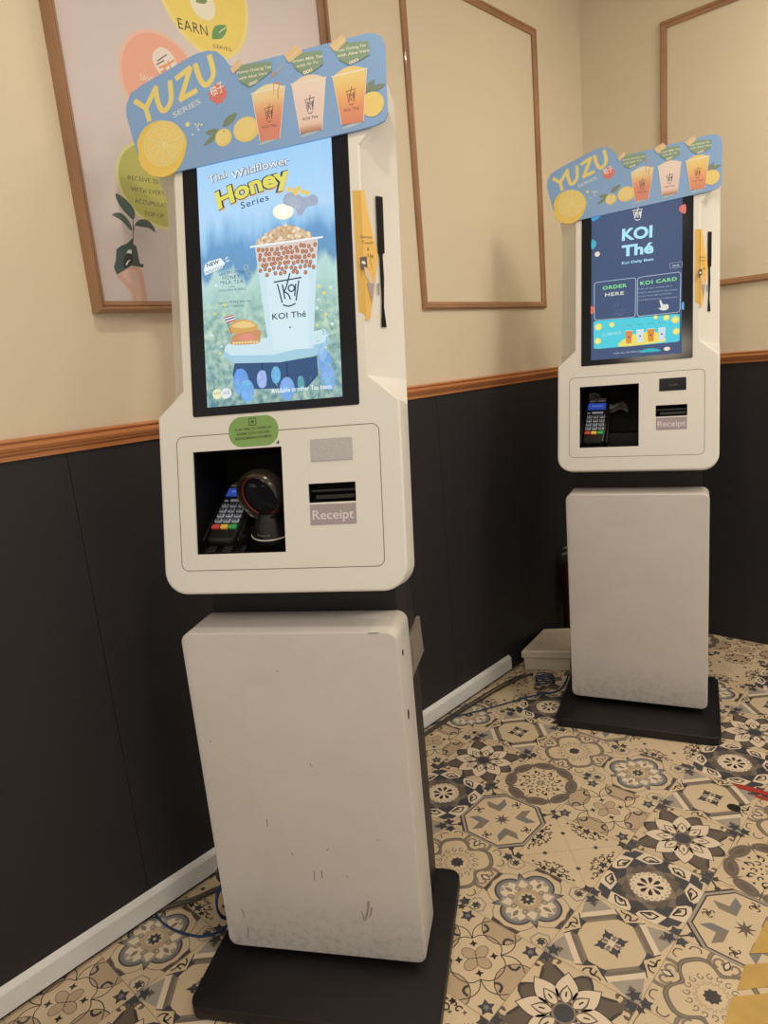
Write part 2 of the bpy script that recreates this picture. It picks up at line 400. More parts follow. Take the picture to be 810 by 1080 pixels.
def m_scroll():
    m = Motif()
    def wav(r0, k1): return [((r0+k1*cos(4*a)-.03*cos(8*a))*cos(a), (r0+k1*cos(4*a)-.03*cos(8*a))*sin(a)) for a in [2*pi*k/56 for k in range(56)]]
    m.rep(4, K_taupe, ellp((.62, 0), .27, .27, n=20), pi/4); m.rep(4, cream, ellp((.63, 0), .205, .205, n=20), pi/4)
    m.strep(4, K_taupe, spiral(.60, .09, .10, pi, .9, -1), .035, pi/4); m.strep(4, K_taupe, spiral(.60, -.09, .10, pi, .9, 1), .035, pi/4)
    m.rep(4, K_dark, petal(.50, .70, .05), pi/4); m.rep(4, K_white, petal(.54, .67, .03), pi/4)
    m.strep(4, K_brown, curve([(.66, .18), (.74, .20), (.80, .12), (.76, .05)], 4), .02); m.strep(4, K_brown, curve([(.66, -.18), (.74, -.20), (.80, -.12), (.76, -.05)], 4), .02)
    m.a(K_brown, wav(.56, .10)); m.a(K_taupe, wav(.54, .10)); m.a(K_brown, wav(.50, .10)); m.a(cream, wav(.485, .10))
    m.strep(16, K_taupe, spiral(.31, 0, .055, 0, .9), .018); m.strep(16, K_sand, spiral(.22, 0, .045, 1, .8), .018, pi/16)
    m.a(K_dark, star(9, .125, .095)); 
    m.rep(4, K_blue, sh(star(5, .11, .06, pi), .90, 0))
    return m
def m_ring():
    m = Motif()
    for a0 in (0,):
        m.rep(8, K_taupe, ellp((.60, 0), .125, .235, n=18), pi/8); m.rep(8, K_brown, ellp((.60, 0), .105, .215, n=18), pi/8)
        m.rep(8, K_taupe2, ellp((.60, 0), .085, .18, n=18), pi/8); m.rep(8, K_brown, ellp((.60, 0), .05, .125, n=14), pi/8)
    m.rep(8, K_brown, [(.60, -.02), (.76, 0), (.60, .02)], 0); m.rep(8, K_brown, [(.60, -.02), (.44, 0), (.60, .02)], 0)
    m.strep(8, K_ink, spiral(.34, 0, .07, pi, .8), .024); m.strep(8, K_ink, spiral(.25, .0, .06, 0, .75, -1), .022, pi/8)
    m.rep(8, K_dark, ellp((.42, 0), .025, .025, n=7), pi/8); m.rep(8, K_dark, ellp((.16, 0), .022, .022, n=7)); m.rep(8, K_ink, sh(star(4, .045, .02), .40, .0), 0)
    m.rep(8, K_taupe, petal(.02, .11, .02)); 
    m.strep(4, K_brown, curve([(.72, .2), (.82, .1), (.9, .0)], 3), .012); m.rep(4, K_dark, sh(star(5, .08, .04), .93, 0))
    return m
def m_chev():
    m = Motif()
    o = lambda r, c: [(r, -c), (r, c), (c, r), (-c, r), (-r, c), (-r, -c), (-c, -r), (c, -r)]
    m.a(K_dark, o(.78, .26)); m.a(K_lgrey, o(.745, .245)); m.a(K_dark, o(.70, .235)); m.a(cream, o(.675, .225))
    m.rep(4, K_taupe, [(.24, .0), (.42, .18), (.60, .18), (.44, 0)]); m.rep(4, K_lblue, [(.24, 0), (.42, -.18), (.60, -.18), (.44, 0)])
    m.rep(4, K_lblue, [(.30, 0), (.40, .14), (.30, .14), (.22, .05)]) if 0 else None
    m.a(K_brown, star(8, .165, .06, pi/8))
    for (x, y, r, a, s) in ((.30, .36, .05, 0, 1), (.36, .30, .05, 2, -1), (.42, .40, .045, 3, 1), (.36, .44, .045, 4, 1)):
        m.strep(4, K_ink, spiral(x, y, r, a, .75, s, 7), .018)
    m.rep(4, K_dark, sh(star(4, .06, .02), .37, .37))
    m.rep(4, K_blue, ellp((.80, 0), .05, .05, n=8)); m.strep(4, K_dark, [(.78, .0), (1.0, .0)], .03)
    return m
def clipdiamond(pts):
    for nx, ny in ((1, 1), (1, -1), (-1, 1), (-1, -1)):
        out = []; n = len(pts)
        for i in range(n):
            a, b = pts[i], pts[(i+1) % n]; da = 1-(nx*a[0]+ny*a[1]); db = 1-(nx*b[0]+ny*b[1])
            if da >= 0: out.append(a)
            if (da < 0) != (db < 0): t = da/(da-db); out.append((a[0]+(b[0]-a[0])*t, a[1]+(b[1]-a[1])*t))
        pts = out
        if len(pts) < 3: return None
    return pts
MOT = {'A': (m_star, m_flower, m_eight), 'B': (m_quat, m_four, m_dot), 'C': (m_scroll, m_ring, m_chev)}
fv, ff, fm, fmats = [], [], [], []
def fmi(m):
    if m not in fmats: fmats.append(m)
    return fmats.index(m)
def floor_cell_templates():
    T = {}
    for cn, fns in MOT.items():
        for i, fn in enumerate(fns):
            items = []; z = .0
            for m, polys in fn().p:
                z += .00002
                for q in polys:
                    q = clipdiamond(q)
                    if q: items.append((fmi(m), [((a-b)/math.sqrt(2)*Hd, (a+b)/math.sqrt(2)*Hd, z) for a, b in q]))
            h = S/2; w = .0011
            for q in ([(-h, -h), (h, -h), (h, -h+w), (-h, -h+w)], [(-h, -h), (-h+w, -h), (-h+w, h), (-h, h)]):
                items.append((fmi(K_seam), [(x, y, z+.00002) for x, y in q]))
            T[cn, i] = items
    return T
fmi(cream)
fv += [(-.05, RY, 0), (RX, RY, 0), (RX, YC+.05, 0), (-.05, YC+.05, 0)]; ff.append((0, 1, 2, 3)); fm.append(0)
TPL = floor_cell_templates()
for n in range(-9, 5):
    for i in range(-6, 10):
        cx, cy = TX-S*n, TY-S*i
        if cx < -.1 or cy > YC+.1: continue
        for mi_, pts in TPL['ABC'[n % 3], i % 3]:
            k = len(fv); fv += [(max(cx+x, -.04), min(cy+y, YC+.04), z) for x, y, z in pts]; ff.append(tuple(range(k, k+len(pts)))); fm.append(mi_)
me = bpy.data.meshes.new('floor'); me.from_pydata(fv, [], ff); me.polygons.foreach_set('material_index', fm)
struct(link('floor', me, fmats))
struct(MB().box(-.12, 0, RY, YC+.1, 0, HT).build('wall_left', M_cream_wall))
struct(MB().box(0, RX, YC, YC+.1, 0, HT).build('wall_back', M_cream_wall))
struct(MB().box(-.12, RX, RY, YC+.1, HT, HT+.1).build('ceiling', mat('white_ceiling_paint', (.75, .70, .60, 1), .9)))
# black wainscot boards
RB, RT = 1.1268, 1.1637
mb = MB()
for a, b in ((RY, -.8), (-.8, .42), (.4215, 1.64), (1.6415, YC)): mb.box(0, .006, a, b, .0, RB+.005)
struct(mb.build('trim_1', M_black_panel))
mb = MB().box(.006, 1.25, YC-.006, YC, 0, RB+.005).box(1.2515, RX, YC-.006, YC, 0, RB+.005)
struct(mb.build('trim_2', M_black_panel))
# wooden dado rail: stepped moulding
prof = [(.006, RB-.004), (.012, RB-.004), (.013, RB+.005), (.010, RB+.006), (.010, RB+.008), (.0165, RB+.009), (.0165, RB+.013), (.022, RB+.015), (.025, RB+.021), (.024, RB+.026), (.019, RB+.0285), (.015, RB+.029), (.015, RB+.031), (.019, RB+.032), (.019, RT-.002), (.014, RT), (.0, RT+.001), (0, RB-.004)]
mb = MB().loft([[(d, y, z) for d, z in prof] for y in (RY, YC-.001)])
struct(mb.build('trim_3', M_wood, smooth=True, sharp=25))
mb = MB().loft([[(x, YC-d, z) for d, z in prof] for x in (.001, RX)])
struct(mb.build('trim_4', M_wood, smooth=True, sharp=25))
# white trunking baseboard
bp_ = [(.006, .013), (.017, .013), (.0185, .015), (.0185, .060), (.016, .064), (.006, .071)]
mb = MB().loft([[(d, y, z) for d, z in bp_] for y in (RY, 1.98)])
struct(mb.build('baseboard_left', M_trunk, smooth=True, sharp=30))

def frame_mould(name, P, y0, y1, z0, z1, w, d, m, kind='structure', parent=None, inner=.5):
    """rectangular picture-frame moulding with mitred corners; P(u, v, depth) -> 3D"""
    pr = [(0, 0), (0, d*.55), (.12, d*.8), (.25, d), (.42, d*.92), (.5, d*.72), (.62, d*.78), (.85, d*.55), (1, d*.45), (1, 0)]
    mb = MB(); loops = []
    for (u, v), (su, sv) in (((y0, z0), (1, 1)), ((y1, z0), (-1, 1)), ((y1, z1), (-1, -1)), ((y0, z1), (1, -1)), ((y0, z0), (1, 1))):
        loops.append([P(u+su*w*t, v+sv*w*t, dd) for t, dd in pr])
    mb.loft(loops, cap0=False, cap1=False)
    o = mb.build(name, m, parent, smooth=True, sharp=30)
    if kind: o['kind'] = kind
    return o
PL = lambda u, v, d: (d, u, v)
PBk = lambda u, v, d: (u, YC-d, v)
frame_mould('trim_5', PL, 1.6112, 2.3732, 1.3975, 2.385, .024, .014, M_wood2)
frame_mould('trim_6', PBk, .3232, 1.45, 1.4123, 2.381, .024, .014, M_wood2)

# ---------------------------------------------------------------- framed poster
post = thing('framed_poster', 'large wooden framed poster with yellow, peach and olive circles on the cream wall', 'poster', (.0, .5294, 1.3987))
PLo = lambda u, v, d: (d, u-.5294, v-1.3987)
fr = frame_mould('frame', PLo, .5294, 1.2855, 1.3987, 2.40, .024, .034, M_wood2, None, post)
cv = Canvas(PLo, .000008, d0=.011, wash=.12)
P_bg = mat('poster_paper', alb(190, 174, 160), .35, var=.05, vscale=2.5)
cv.poly(P_bg, [(.54, 1.41), (1.275, 1.41), (1.275, 2.39), (.54, 2.39)])
def circ2(c, p, col, ry=1.0, ang=0): cv.ell(col, c, hypot(p[0]-c[0], p[1]-c[1]), hypot(p[0]-c[0], p[1]-c[1])*ry, ang, 48)
yc = (.905, 2.115)
cv.ell((236, 198, 104), yc, .125, .155, .2, 48); cv.ell((234, 190, 78), yc, .117, .147, .2, 48)
cv.ell((228, 208, 170), (0.9021,2.0715), .034, .034); cv.poly((96, 120, 60), ccurve([(0.8847,2.0695), (0.8961,2.0792), (0.9160,2.0809), (0.9069,2.0710)], 4))
cv.text((40, 32, 28), 'EARN', (0.8307,2.0029), (0.9069,2.0054), .022, spacing=1.1)
lf = [(0.9171,2.0033), (0.9208,2.0195), (0.9333,2.0341), (0.9601,2.0409), (0.9589,2.0270), (0.9448,2.0107), (0.9285,2.0049)]
cv.poly((72, 128, 62), ccurve(lf, 5)); cv.stroke((220, 200, 120), [(0.9388,2.0213), (0.9605,2.0371)], .0022)
cv.text((70, 55, 35), '(LEAVES)', (0.9166,1.9851), (0.9688,1.9881), .008)
pc = (.772, 1.878)
cv.ell((216, 166, 140), pc, .103, .106, 0, 48); cv.ell((216, 148, 116), pc, .096, .099, 0, 48)
cv.poly((216, 198, 176), ccurve([(0.7553,1.9340), (0.7740,1.9520), (0.7963,1.9506), (0.8126,1.9302), (0.7996,1.9032), (0.7712,1.8973), (0.7553,1.9140)], 5))
for a, b in (((0.7645,1.9233), (0.7903,1.9419)), ((0.7609,1.9152), (0.7820,1.9283))): cv.stroke((80, 62, 48), curve([a, mix(a, b, .5), b], 3), .0022)
for q in (((0.7812,1.9160), (0.8089,1.9357)), ((0.7903,1.9290), (0.7977,1.9132)), ((0.7667,1.9103), (0.7866,1.9208)), ((0.7699,1.9025), (0.7848,1.9105)), ((0.7904,1.9031), (0.8058,1.9119)), ((0.7803,1.8973), (0.7792,1.9174))): cv.stroke((212, 130, 80), list(q), .0042)
cv.text((224, 196, 170), 'SAVE', (0.7160,1.8768), (0.7487,1.8761), .013)
oc = (.728, 1.668)
cv.ell((198, 190, 120), oc, .104, .092, -.2, 48); cv.ell((166, 160, 70), oc, .097, .085, -.2, 48)
for s_, a, b in (('RECEIVE 20', (0.6526,1.6718), (0.7235,1.6710)), ('WITH EVERY', (0.6554,1.6496), (0.7354,1.6481)), ('ACCUMULATED', (0.6600,1.6260), (0.7522,1.6227)), ('TOP-UP', (0.6775,1.6026), (0.7247,1.5999))):
    cv.text((62, 60, 42), s_, a, b, .0095)
g1, g2 = (48, 66, 58), (38, 54, 48)
cv.stroke((70, 62, 56), curve([(0.6398,1.5394), (0.6439,1.5621), (0.6496,1.5945)], 4), .0018)
cv.stroke((70, 62, 56), curve([(0.6465,1.5687), (0.6501,1.5786), (0.6544,1.5821)], 3), .0014)
cv.poly(g1, ccurve([(0.6183,1.6404), (0.6374,1.6330), (0.6525,1.6170), (0.6559,1.6030), (0.6491,1.5913), (0.6356,1.6029), (0.6225,1.6190)], 5))
cv.poly(g1, ccurve([(0.6030,1.5980), (0.6214,1.6030), (0.6357,1.5934), (0.6427,1.5781), (0.6410,1.5684), (0.6298,1.5803), (0.6190,1.5896)], 5))
cv.poly(g1, ccurve([(0.6523,1.5807), (0.6627,1.5917), (0.6816,1.5939), (0.6941,1.5834), (0.6977,1.5689), (0.6843,1.5768), (0.6677,1.5783)], 5))
cv.stroke((84, 100, 88), curve([(0.6206,1.6375), (0.6388,1.6205), (0.6496,1.5945)], 4), .0008); cv.stroke((84, 100, 88), curve([(0.6065,1.5980), (0.6297,1.5898), (0.6416,1.5716)], 4), .0008)
sk = (190, 146, 120)
cv.poly(sk, ccurve([(0.5922,1.4796), (0.6291,1.4952), (0.6485,1.4910), (0.6532,1.4647), (0.6535,1.4448), (0.6505,1.4214), (0.6207,1.4214), (0.6176,1.4412), (0.6060,1.4573)], 5))
cv.poly((200, 162, 138), ccurve([(0.6041,1.4767), (0.6245,1.4902), (0.6412,1.4809), (0.6415,1.4513), (0.6406,1.4248), (0.6294,1.4247), (0.6267,1.4511)], 5))
cv.poly(g1, [(0.5998,1.5277), (0.6112,1.5362), (0.6265,1.5419), (0.6404,1.5529), (0.6431,1.5518), (0.6409,1.5411), (0.6466,1.5381), (0.6482,1.5269), (0.6483,1.5106), (0.6497,1.5015), (0.6584,1.5005), (0.6558,1.4938), (0.6437,1.4948), (0.6293,1.4969), (0.6174,1.4906), (0.5917,1.4770), (0.5881,1.4923), (0.5956,1.5085)])
cv.poly((26, 32, 30), ccurve([(0.6185,1.5174), (0.6337,1.5213), (0.6323,1.5035), (0.6157,1.4916), (0.6094,1.4962)], 4))
cv.poly((206, 204, 192), [(0.6212,1.5224), (0.6267,1.5291), (0.6344,1.5294), (0.6336,1.5210)]); cv.poly((206, 204, 192), [(0.6151,1.4980), (0.6221,1.5070), (0.6305,1.5092), (0.6235,1.5048), (0.6185,1.4971)])
cv.stroke((28, 38, 34), curve([(0.6050,1.5311), (0.6235,1.5353), (0.6375,1.5425)], 4), .001)
tag(cv.build('print', post), 'printed sheet with a gloved hand holding a leafy sprig')

# ---------------------------------------------------------------- kiosk
TILT, HY, HZ = 0.21740, -0.06975, 0.84292
HP = lambda u, v, d: (u, -d, v)        # head frame: u right, v up the face, d towards the viewer
HB, HR, NR = .0733, .24, .1855
def head_obj(o, root):
    o.parent = root; o.location = (0, HY, HZ); o.rotation_euler = (-TILT, 0, 0); return o
def root_child(o, parent): o.parent = parent; return o
def head_loops():
    """front and back loops with matching vertices"""
    F, B = [], []
    def put(f, b=None): F.append(f); B.append(b or f)
    r = .046
    for k in range(9): a = -pi/2+pi/2*k/8; put((HR-r+r*cos(a), r+r*sin(a)))
    put((HR, .344)); put((NR, .392), (HR, .392)); put((NR, .8087), (HR, .800)); put((HR, .865)); 
    for k in range(9): a = pi/2*k/8; put((HR-r+r*cos(a), .955-r+r*sin(a)))
    n = len(F)
    for i in range(n-1, -1, -1): F.append((-F[i][0], F[i][1])); B.append((-B[i][0], B[i][1]))
    return F, B
def inset(loop, d):
    n = len(loop); out = []
    for i in range(n):
        a, b, c = loop[i-1], loop[i], loop[(i+1) % n]
        def nrm(p, q):
            l = hypot(q[0]-p[0], q[1]-p[1]) or 1e-9; return (-(q[1]-p[1])/l, (q[0]-p[0])/l)
        n1, n2 = nrm(a, b), nrm(b, c); m = (n1[0]+n2[0], n1[1]+n2[1]); k = m[0]*m[0]+m[1]*m[1]
        k = max(k, 1.0); out.append((b[0]+m[0]*2*d/k, b[1]+m[1]*2*d/k))
    return out
OL, OR, OB, OT = -.1695, .0112, .0764, .2735
SL, SR, SB, ST = .0604, .1507, .1655, .2008
def build_kiosk(first=True):
    import bmesh
    root = thing('self_order_kiosk', '', 'kiosk')
    # --- head housing
    F, B = head_loops(); mb = MB(); rr = .005
    loops = []
    for k in range(4):
        a = pi/2*k/3; q = inset(F, rr*(1-sin(a))); loops.append([HP(u, v, -rr*(1-cos(a))) for u, v in q])
    loops.append([HP(u, v, -HB) for u, v in B])
    loops.append([HP(u*.985, .02+v*.96, -HB-.004) for u, v in B])
    mb.loft(loops, cap0=False, cap1=False)
    # faces split along the straight crease of each notch
    fr_loop = inset(F, rr)
    bm = bmesh.new()
    def ring(pts):
        vs = [bm.verts.new(HP(u, v, 0)) for u, v in pts]; return [bm.edges.new((vs[i], vs[(i+1) % len(vs)])) for i in range(len(vs))]
    ed = ring(fr_loop)+ring([(OL, OB), (OR, OB), (OR, OT), (OL, OT)])+ring([(SL, SB), (SR, SB), (SR, ST), (SL, ST)])
    bmesh.ops.triangle_fill(bm, edges=ed, use_beauty=True)
    bm.verts.index_update()
    mb.add([tuple(v.co) for v in bm.verts], [[v.index for v in f.verts] for f in bm.faces]); bm.free()
    # opening reveals
    for x0, x1, z0, z1, dp in ((OL, OR, OB, OT, .004), (SL, SR, SB, ST, .004)):
        c = [(x0, z0), (x1, z0), (x1, z1), (x0, z1)]
        mb.loft([[HP(u, v, 0) for u, v in c], [HP(u, v, -dp) for u, v in c]], cap0=False, cap1=False)
    bm = bmesh.new()
    def ring2(pts):
        vs = [bm.verts.new(HP(u, v, -HB-.004)) for u, v in pts]; return [bm.edges.new((vs[i], vs[(i+1) % len(vs)])) for i in range(len(vs))]
    bk = []
    for u, v in B:
        p_ = (u*.985, .02+v*.96)
        if not bk or hypot(p_[0]-bk[-1][0], p_[1]-bk[-1][1]) > 1e-5: bk.append(p_)
    bmesh.ops.triangle_fill(bm, edges=ring2(bk)+ring2([(OL, OB), (OR, OB), (OR, OT), (OL, OT)]), use_beauty=True)
    bm.verts.index_update(); mb.add([tuple(v.co) for v in bm.verts], [[v.index for v in f.verts] for f in bm.faces]); bm.free()
    mb.loft([[HP(u, v, -d_) for u, v in rrect(-.19+i_, .19-i_, .05+i_, .88-i_, .02, 4)] for d_, i_ in ((HB+.004, 0), (.150, 0), (.165, .012))], cap0=False)
    head = head_obj(mb.build('head_housing', M_white, smooth=True, sharp=28), root)
    # --- recess behind the opening
    mb = MB()
    for x0, x1, z0, z1, dp in ((OL, OR, OB, OT, .140), (SL, SR, SB, ST, .03)):
        c = [(x0, z0), (x1, z0), (x1, z1), (x0, z1)]
        mb.loft([[HP(u, v, -.004) for u, v in c], [HP(u, v, -dp) for u, v in c]], cap0=False)
    head_obj(mb.build('recess_lining', M_recess), root)
    mb = MB(); mb.box(SL+.012, SR-.004, .006, .02, SB+.006, SB+.014, .001).box(SL+.002, SR-.002, .010, .018, SB+.020, SB+.024)
    head_obj(mb.build('receipt_slot', M_plastic), root)
    # --- thin seam round the service panel
    cv = Canvas(HP, .00005, d0=.0002)
    cv.stroke(mat('panel_gap', (.11, .09, .07, 1), .6), rrect(-.202, .199, .0455, .304, .014, 5), .0012, True)
    head_obj(cv.build('panel_seam'), root)
    # --- screen bezel
    mb = MB(); slab(mb, lambda i: rrect(-.165+i, .165-i, .34+i, .875-i, .004, 3), -.0005, .0015, .0006, HP)
    bz = head_obj(mb.build('screen_bezel', M_glossy), root)
    # --- receipt label, plate
    cv = Canvas(HP, .0001, d0=.0003)
    cv.poly((152, 136, 128), [(.0617, .1240), (.1500, .1240), (.1500, .1620), (.0617, .1620)])
    cv.text((202, 190, 184), 'Receipt', (.0665, .1345), (.1455, .1345), .0175, bold=.012)
    head_obj(cv.build('receipt_label'), root)
    # --- swipe sticker wraps from the front margin on to the flank
    def flank(t, v, d):
        nx, ny = HB, -(HR-NR); l = hypot(nx, ny)
        return (NR+(HR-NR)*t+d*nx/l, HB*t+d*ny/l, v)
    cv = Canvas(flank, .0001, d0=.0004)
    yel = mat('yellow_sticker', alb(206, 162, 74), .4)
    pts = [(-.02, .7260), (0.0620,0.7293), (0.1665,0.6807), (0.3462,0.6243), (0.3476,0.6078), (0.1964,0.5422), (0.0817,0.4956), (-0.0875,0.4887), (-.02, .4990)]
    cv.poly(yel, pts)
    for t_, a, b in (('Swipe', (-0.0823,0.6380), (0.2207,0.6431)), ('Touch', (-0.0506,0.6278), (0.2382,0.6336)), ('&', (0.0817,0.6191), (0.1364,0.6202))):
        cv.text((60, 44, 36), t_, a, b, .006)
    cv.text((60, 44, 36), 'Up', (0.0896,0.6070), (0.2380,0.6085), .007); cv.text((60, 44, 36), 'Here', (0.1470,0.5999), (0.1838,0.5843), .010)
    cv.poly((80, 66, 70), [(-0.1195,0.6022), (0.0632,0.6079), (0.0608,0.5856), (-0.1175,0.5810)]); cv.ell((226, 214, 200), (-0.0294,0.5945), .05, .003)
    cv.poly((196, 166, 130), [(-0.0262,0.5873), (0.0612,0.5861), (0.2282,0.5618), (0.1203,0.5573), (0.0022,0.5716)]); cv.poly((150, 132, 120), [(0.0328,0.5591), (0.2279,0.5613), (0.1380,0.5236)])
    st = head_obj(cv.build('swipe_sticker'), root)
    cv = Canvas(HP, .0001, d0=.0003); cv.poly(yel, [(.1690, .7285), (.1850, .7262), (.1850, .4990), (.1705, .5080)])
    o = head_obj(cv.build('sticker_edge'), root); o.parent = st; o.matrix_parent_inverse = Matrix.Identity(4); o.location = (0, 0, 0); o.rotation_euler = (0, 0, 0)
    cv = Canvas(flank, .0001, d0=.0002)
    cv.poly(M_recess, [(0.3703,0.7252), (0.5590,0.7278), (0.5493,0.6241), (0.4897,0.6188), (0.5036,0.5775), (0.4680,0.5216), (0.5169,0.4849), (0.3757,0.4831), (0.4123,0.5346), (0.4044,0.5785), (0.4010,0.6171), (0.3635,0.6205)])
    cv.poly((120, 112, 104), [(0.3195,0.5633), (0.3595,0.5640), (0.3534,0.5419), (0.3215,0.5414)])
    head_obj(cv.build('card_swipe_slot'), root)
    # --- lower body
    mb = MB(); mb.loft([[(x, y, z) for x, y in rrect(-.198, .198, .027, .205, .02, 4)] for z in (.028, .70)]+[[(x, y, z) for x, y in rrect(-.19, .19, .035, .15, .02, 4)] for z in (.95,)])
    mb.box(-.195, .195, .029, .06, .70, .95)
    mb.build('support_column', M_black, root, smooth=True, sharp=40)
    mb = MB(); fp = lambda u, v, d: (u, .030-d, v)
    slab(mb, lambda i: rrect(-.2145+i, .2145-i, .053+i, .7693-i, .020-i*.5, 6), 0, .1147, .0035, fp)
    pn = mb.build('front_panel', M_panel, root, smooth=True, sharp=20)
    mb = MB()
    for q in ([(-0.0447,0.7238), (-0.0388,0.7140), (-0.0499,0.7035), (-0.0557,0.7132)],):
        c = mix(q[0], q[2], .5); mb.loft([[(.2140+dd, c[0]+.006*cos(2*pi*k/14), c[1]+.006*sin(2*pi*k/14)) for k in range(14)] for dd in (0, .0012)])
        mb.build('screw_hole', M_recess, pn); mb = MB()
        mb.loft([[(.2140+dd, c[0]+.002+.006*cos(2*pi*k/14), c[1]-.128+.010*sin(2*pi*k/14)) for k in range(14)] for dd in (0, .0012)])
        mb.build('screw_hole', M_recess, pn)
    mb = MB(); q = [(0.0688,0.6891), (0.2148,0.6838), (0.2348,0.5918), (0.0799,0.5981)]
    mb.loft([[(x, a, b) for a, b in q] for x in (.196, .2035)])
    br = mb.build('lock_plate', M_metal, root)
    cq = [mix(mix(q[0], q[2], .5), v, .62) for v in q]; mb = MB(); mb.loft([[(x, a, b) for a, b in cq] for x in (.2036, .2042)])
    mb.build('cover_label', mat('brown_label', alb(120, 106, 90), .5), br)
    mb = MB(); slab(mb, lambda i: rrect(-.2529+i, .2529-i, -.2153+i, .2152-i, .028-i*.6, 6), .0005, .0302, .004, lambda u, v, d: (u, v, d))
    tag(mb.build('base_plate', M_black, root, smooth=True, sharp=20), None)
    return root

# lower front panel: scuffed white paint with grime of its own near the foot
M_panel = bpy.data.materials.new('scuffed_white_panel'); M_panel.use_nodes = True
nt = M_panel.node_tree; N = nt.nodes; Lk = nt.links; bs = N['Principled BSDF']; bs.inputs['Roughness'].default_value = .38
tc = N.new('ShaderNodeTexCoord'); sep = N.new('ShaderNodeSeparateXYZ'); Lk.new(tc.outputs['Object'], sep.inputs[0])
def noise(scale, detail=5, rough=.6, vec=None):
    n = N.new('ShaderNodeTexNoise'); n.inputs['Scale'].default_value = scale; n.inputs['Detail'].default_value = detail; n.inputs['Roughness'].default_value = rough
    Lk.new(vec or tc.outputs['Object'], n.inputs['Vector']); return n.outputs[0]
def mrange(src, a, b, c, d):
    m = N.new('ShaderNodeMapRange'); m.inputs[1].default_value = a; m.inputs[2].default_value = b; m.inputs[3].default_value = c; m.inputs[4].default_value = d; Lk.new(src, m.inputs[0]); return m.outputs[0]
def mul(a, b):
    m = N.new('ShaderNodeMath'); m.operation = 'MULTIPLY'
    for i, q in enumerate((a, b)):
        if isinstance(q, float): m.inputs[i].default_value = q
        else: Lk.new(q, m.inputs[i])
    return m.outputs[0]
def cmix(fac, c1, c2):
    m = N.new('ShaderNodeMix'); m.data_type = 'RGBA'; Lk.new(fac, m.inputs[0])
    for i, q in ((6, c1), (7, c2)):
        if isinstance(q, tuple): m.inputs[i].default_value = q
        else: Lk.new(q, m.inputs[i])
    return m.outputs[2]
low = mrange(sep.outputs[2], .19, .07, 0, 1)
g1_ = mul(mul(mrange(noise(60, 8, .7), .48, .66, 0, 1), low), .42)
g2_ = mul(mrange(noise(7), .45, .7, 0, 1), .22)
sp_ = mul(mrange(noise(110, 2), .77, .80, 0, 1), .35)
base = cmix(g2_, alb(190, 179, 160), alb(166, 153, 132)); base = cmix(g1_, base, alb(124, 104, 80)); base = cmix(sp_, base, alb(110, 96, 80))
Lk.new(base, bs.inputs['Base Color'])

k1 = build_kiosk()
k1.location = (0.42179, 0.64237, 0); k1.rotation_euler = (0, 0, 0.54410)
k1['label'] = 'larger near white kiosk showing a honey drink advertisement on its screen'; k1['group'] = 'self-order kiosks'

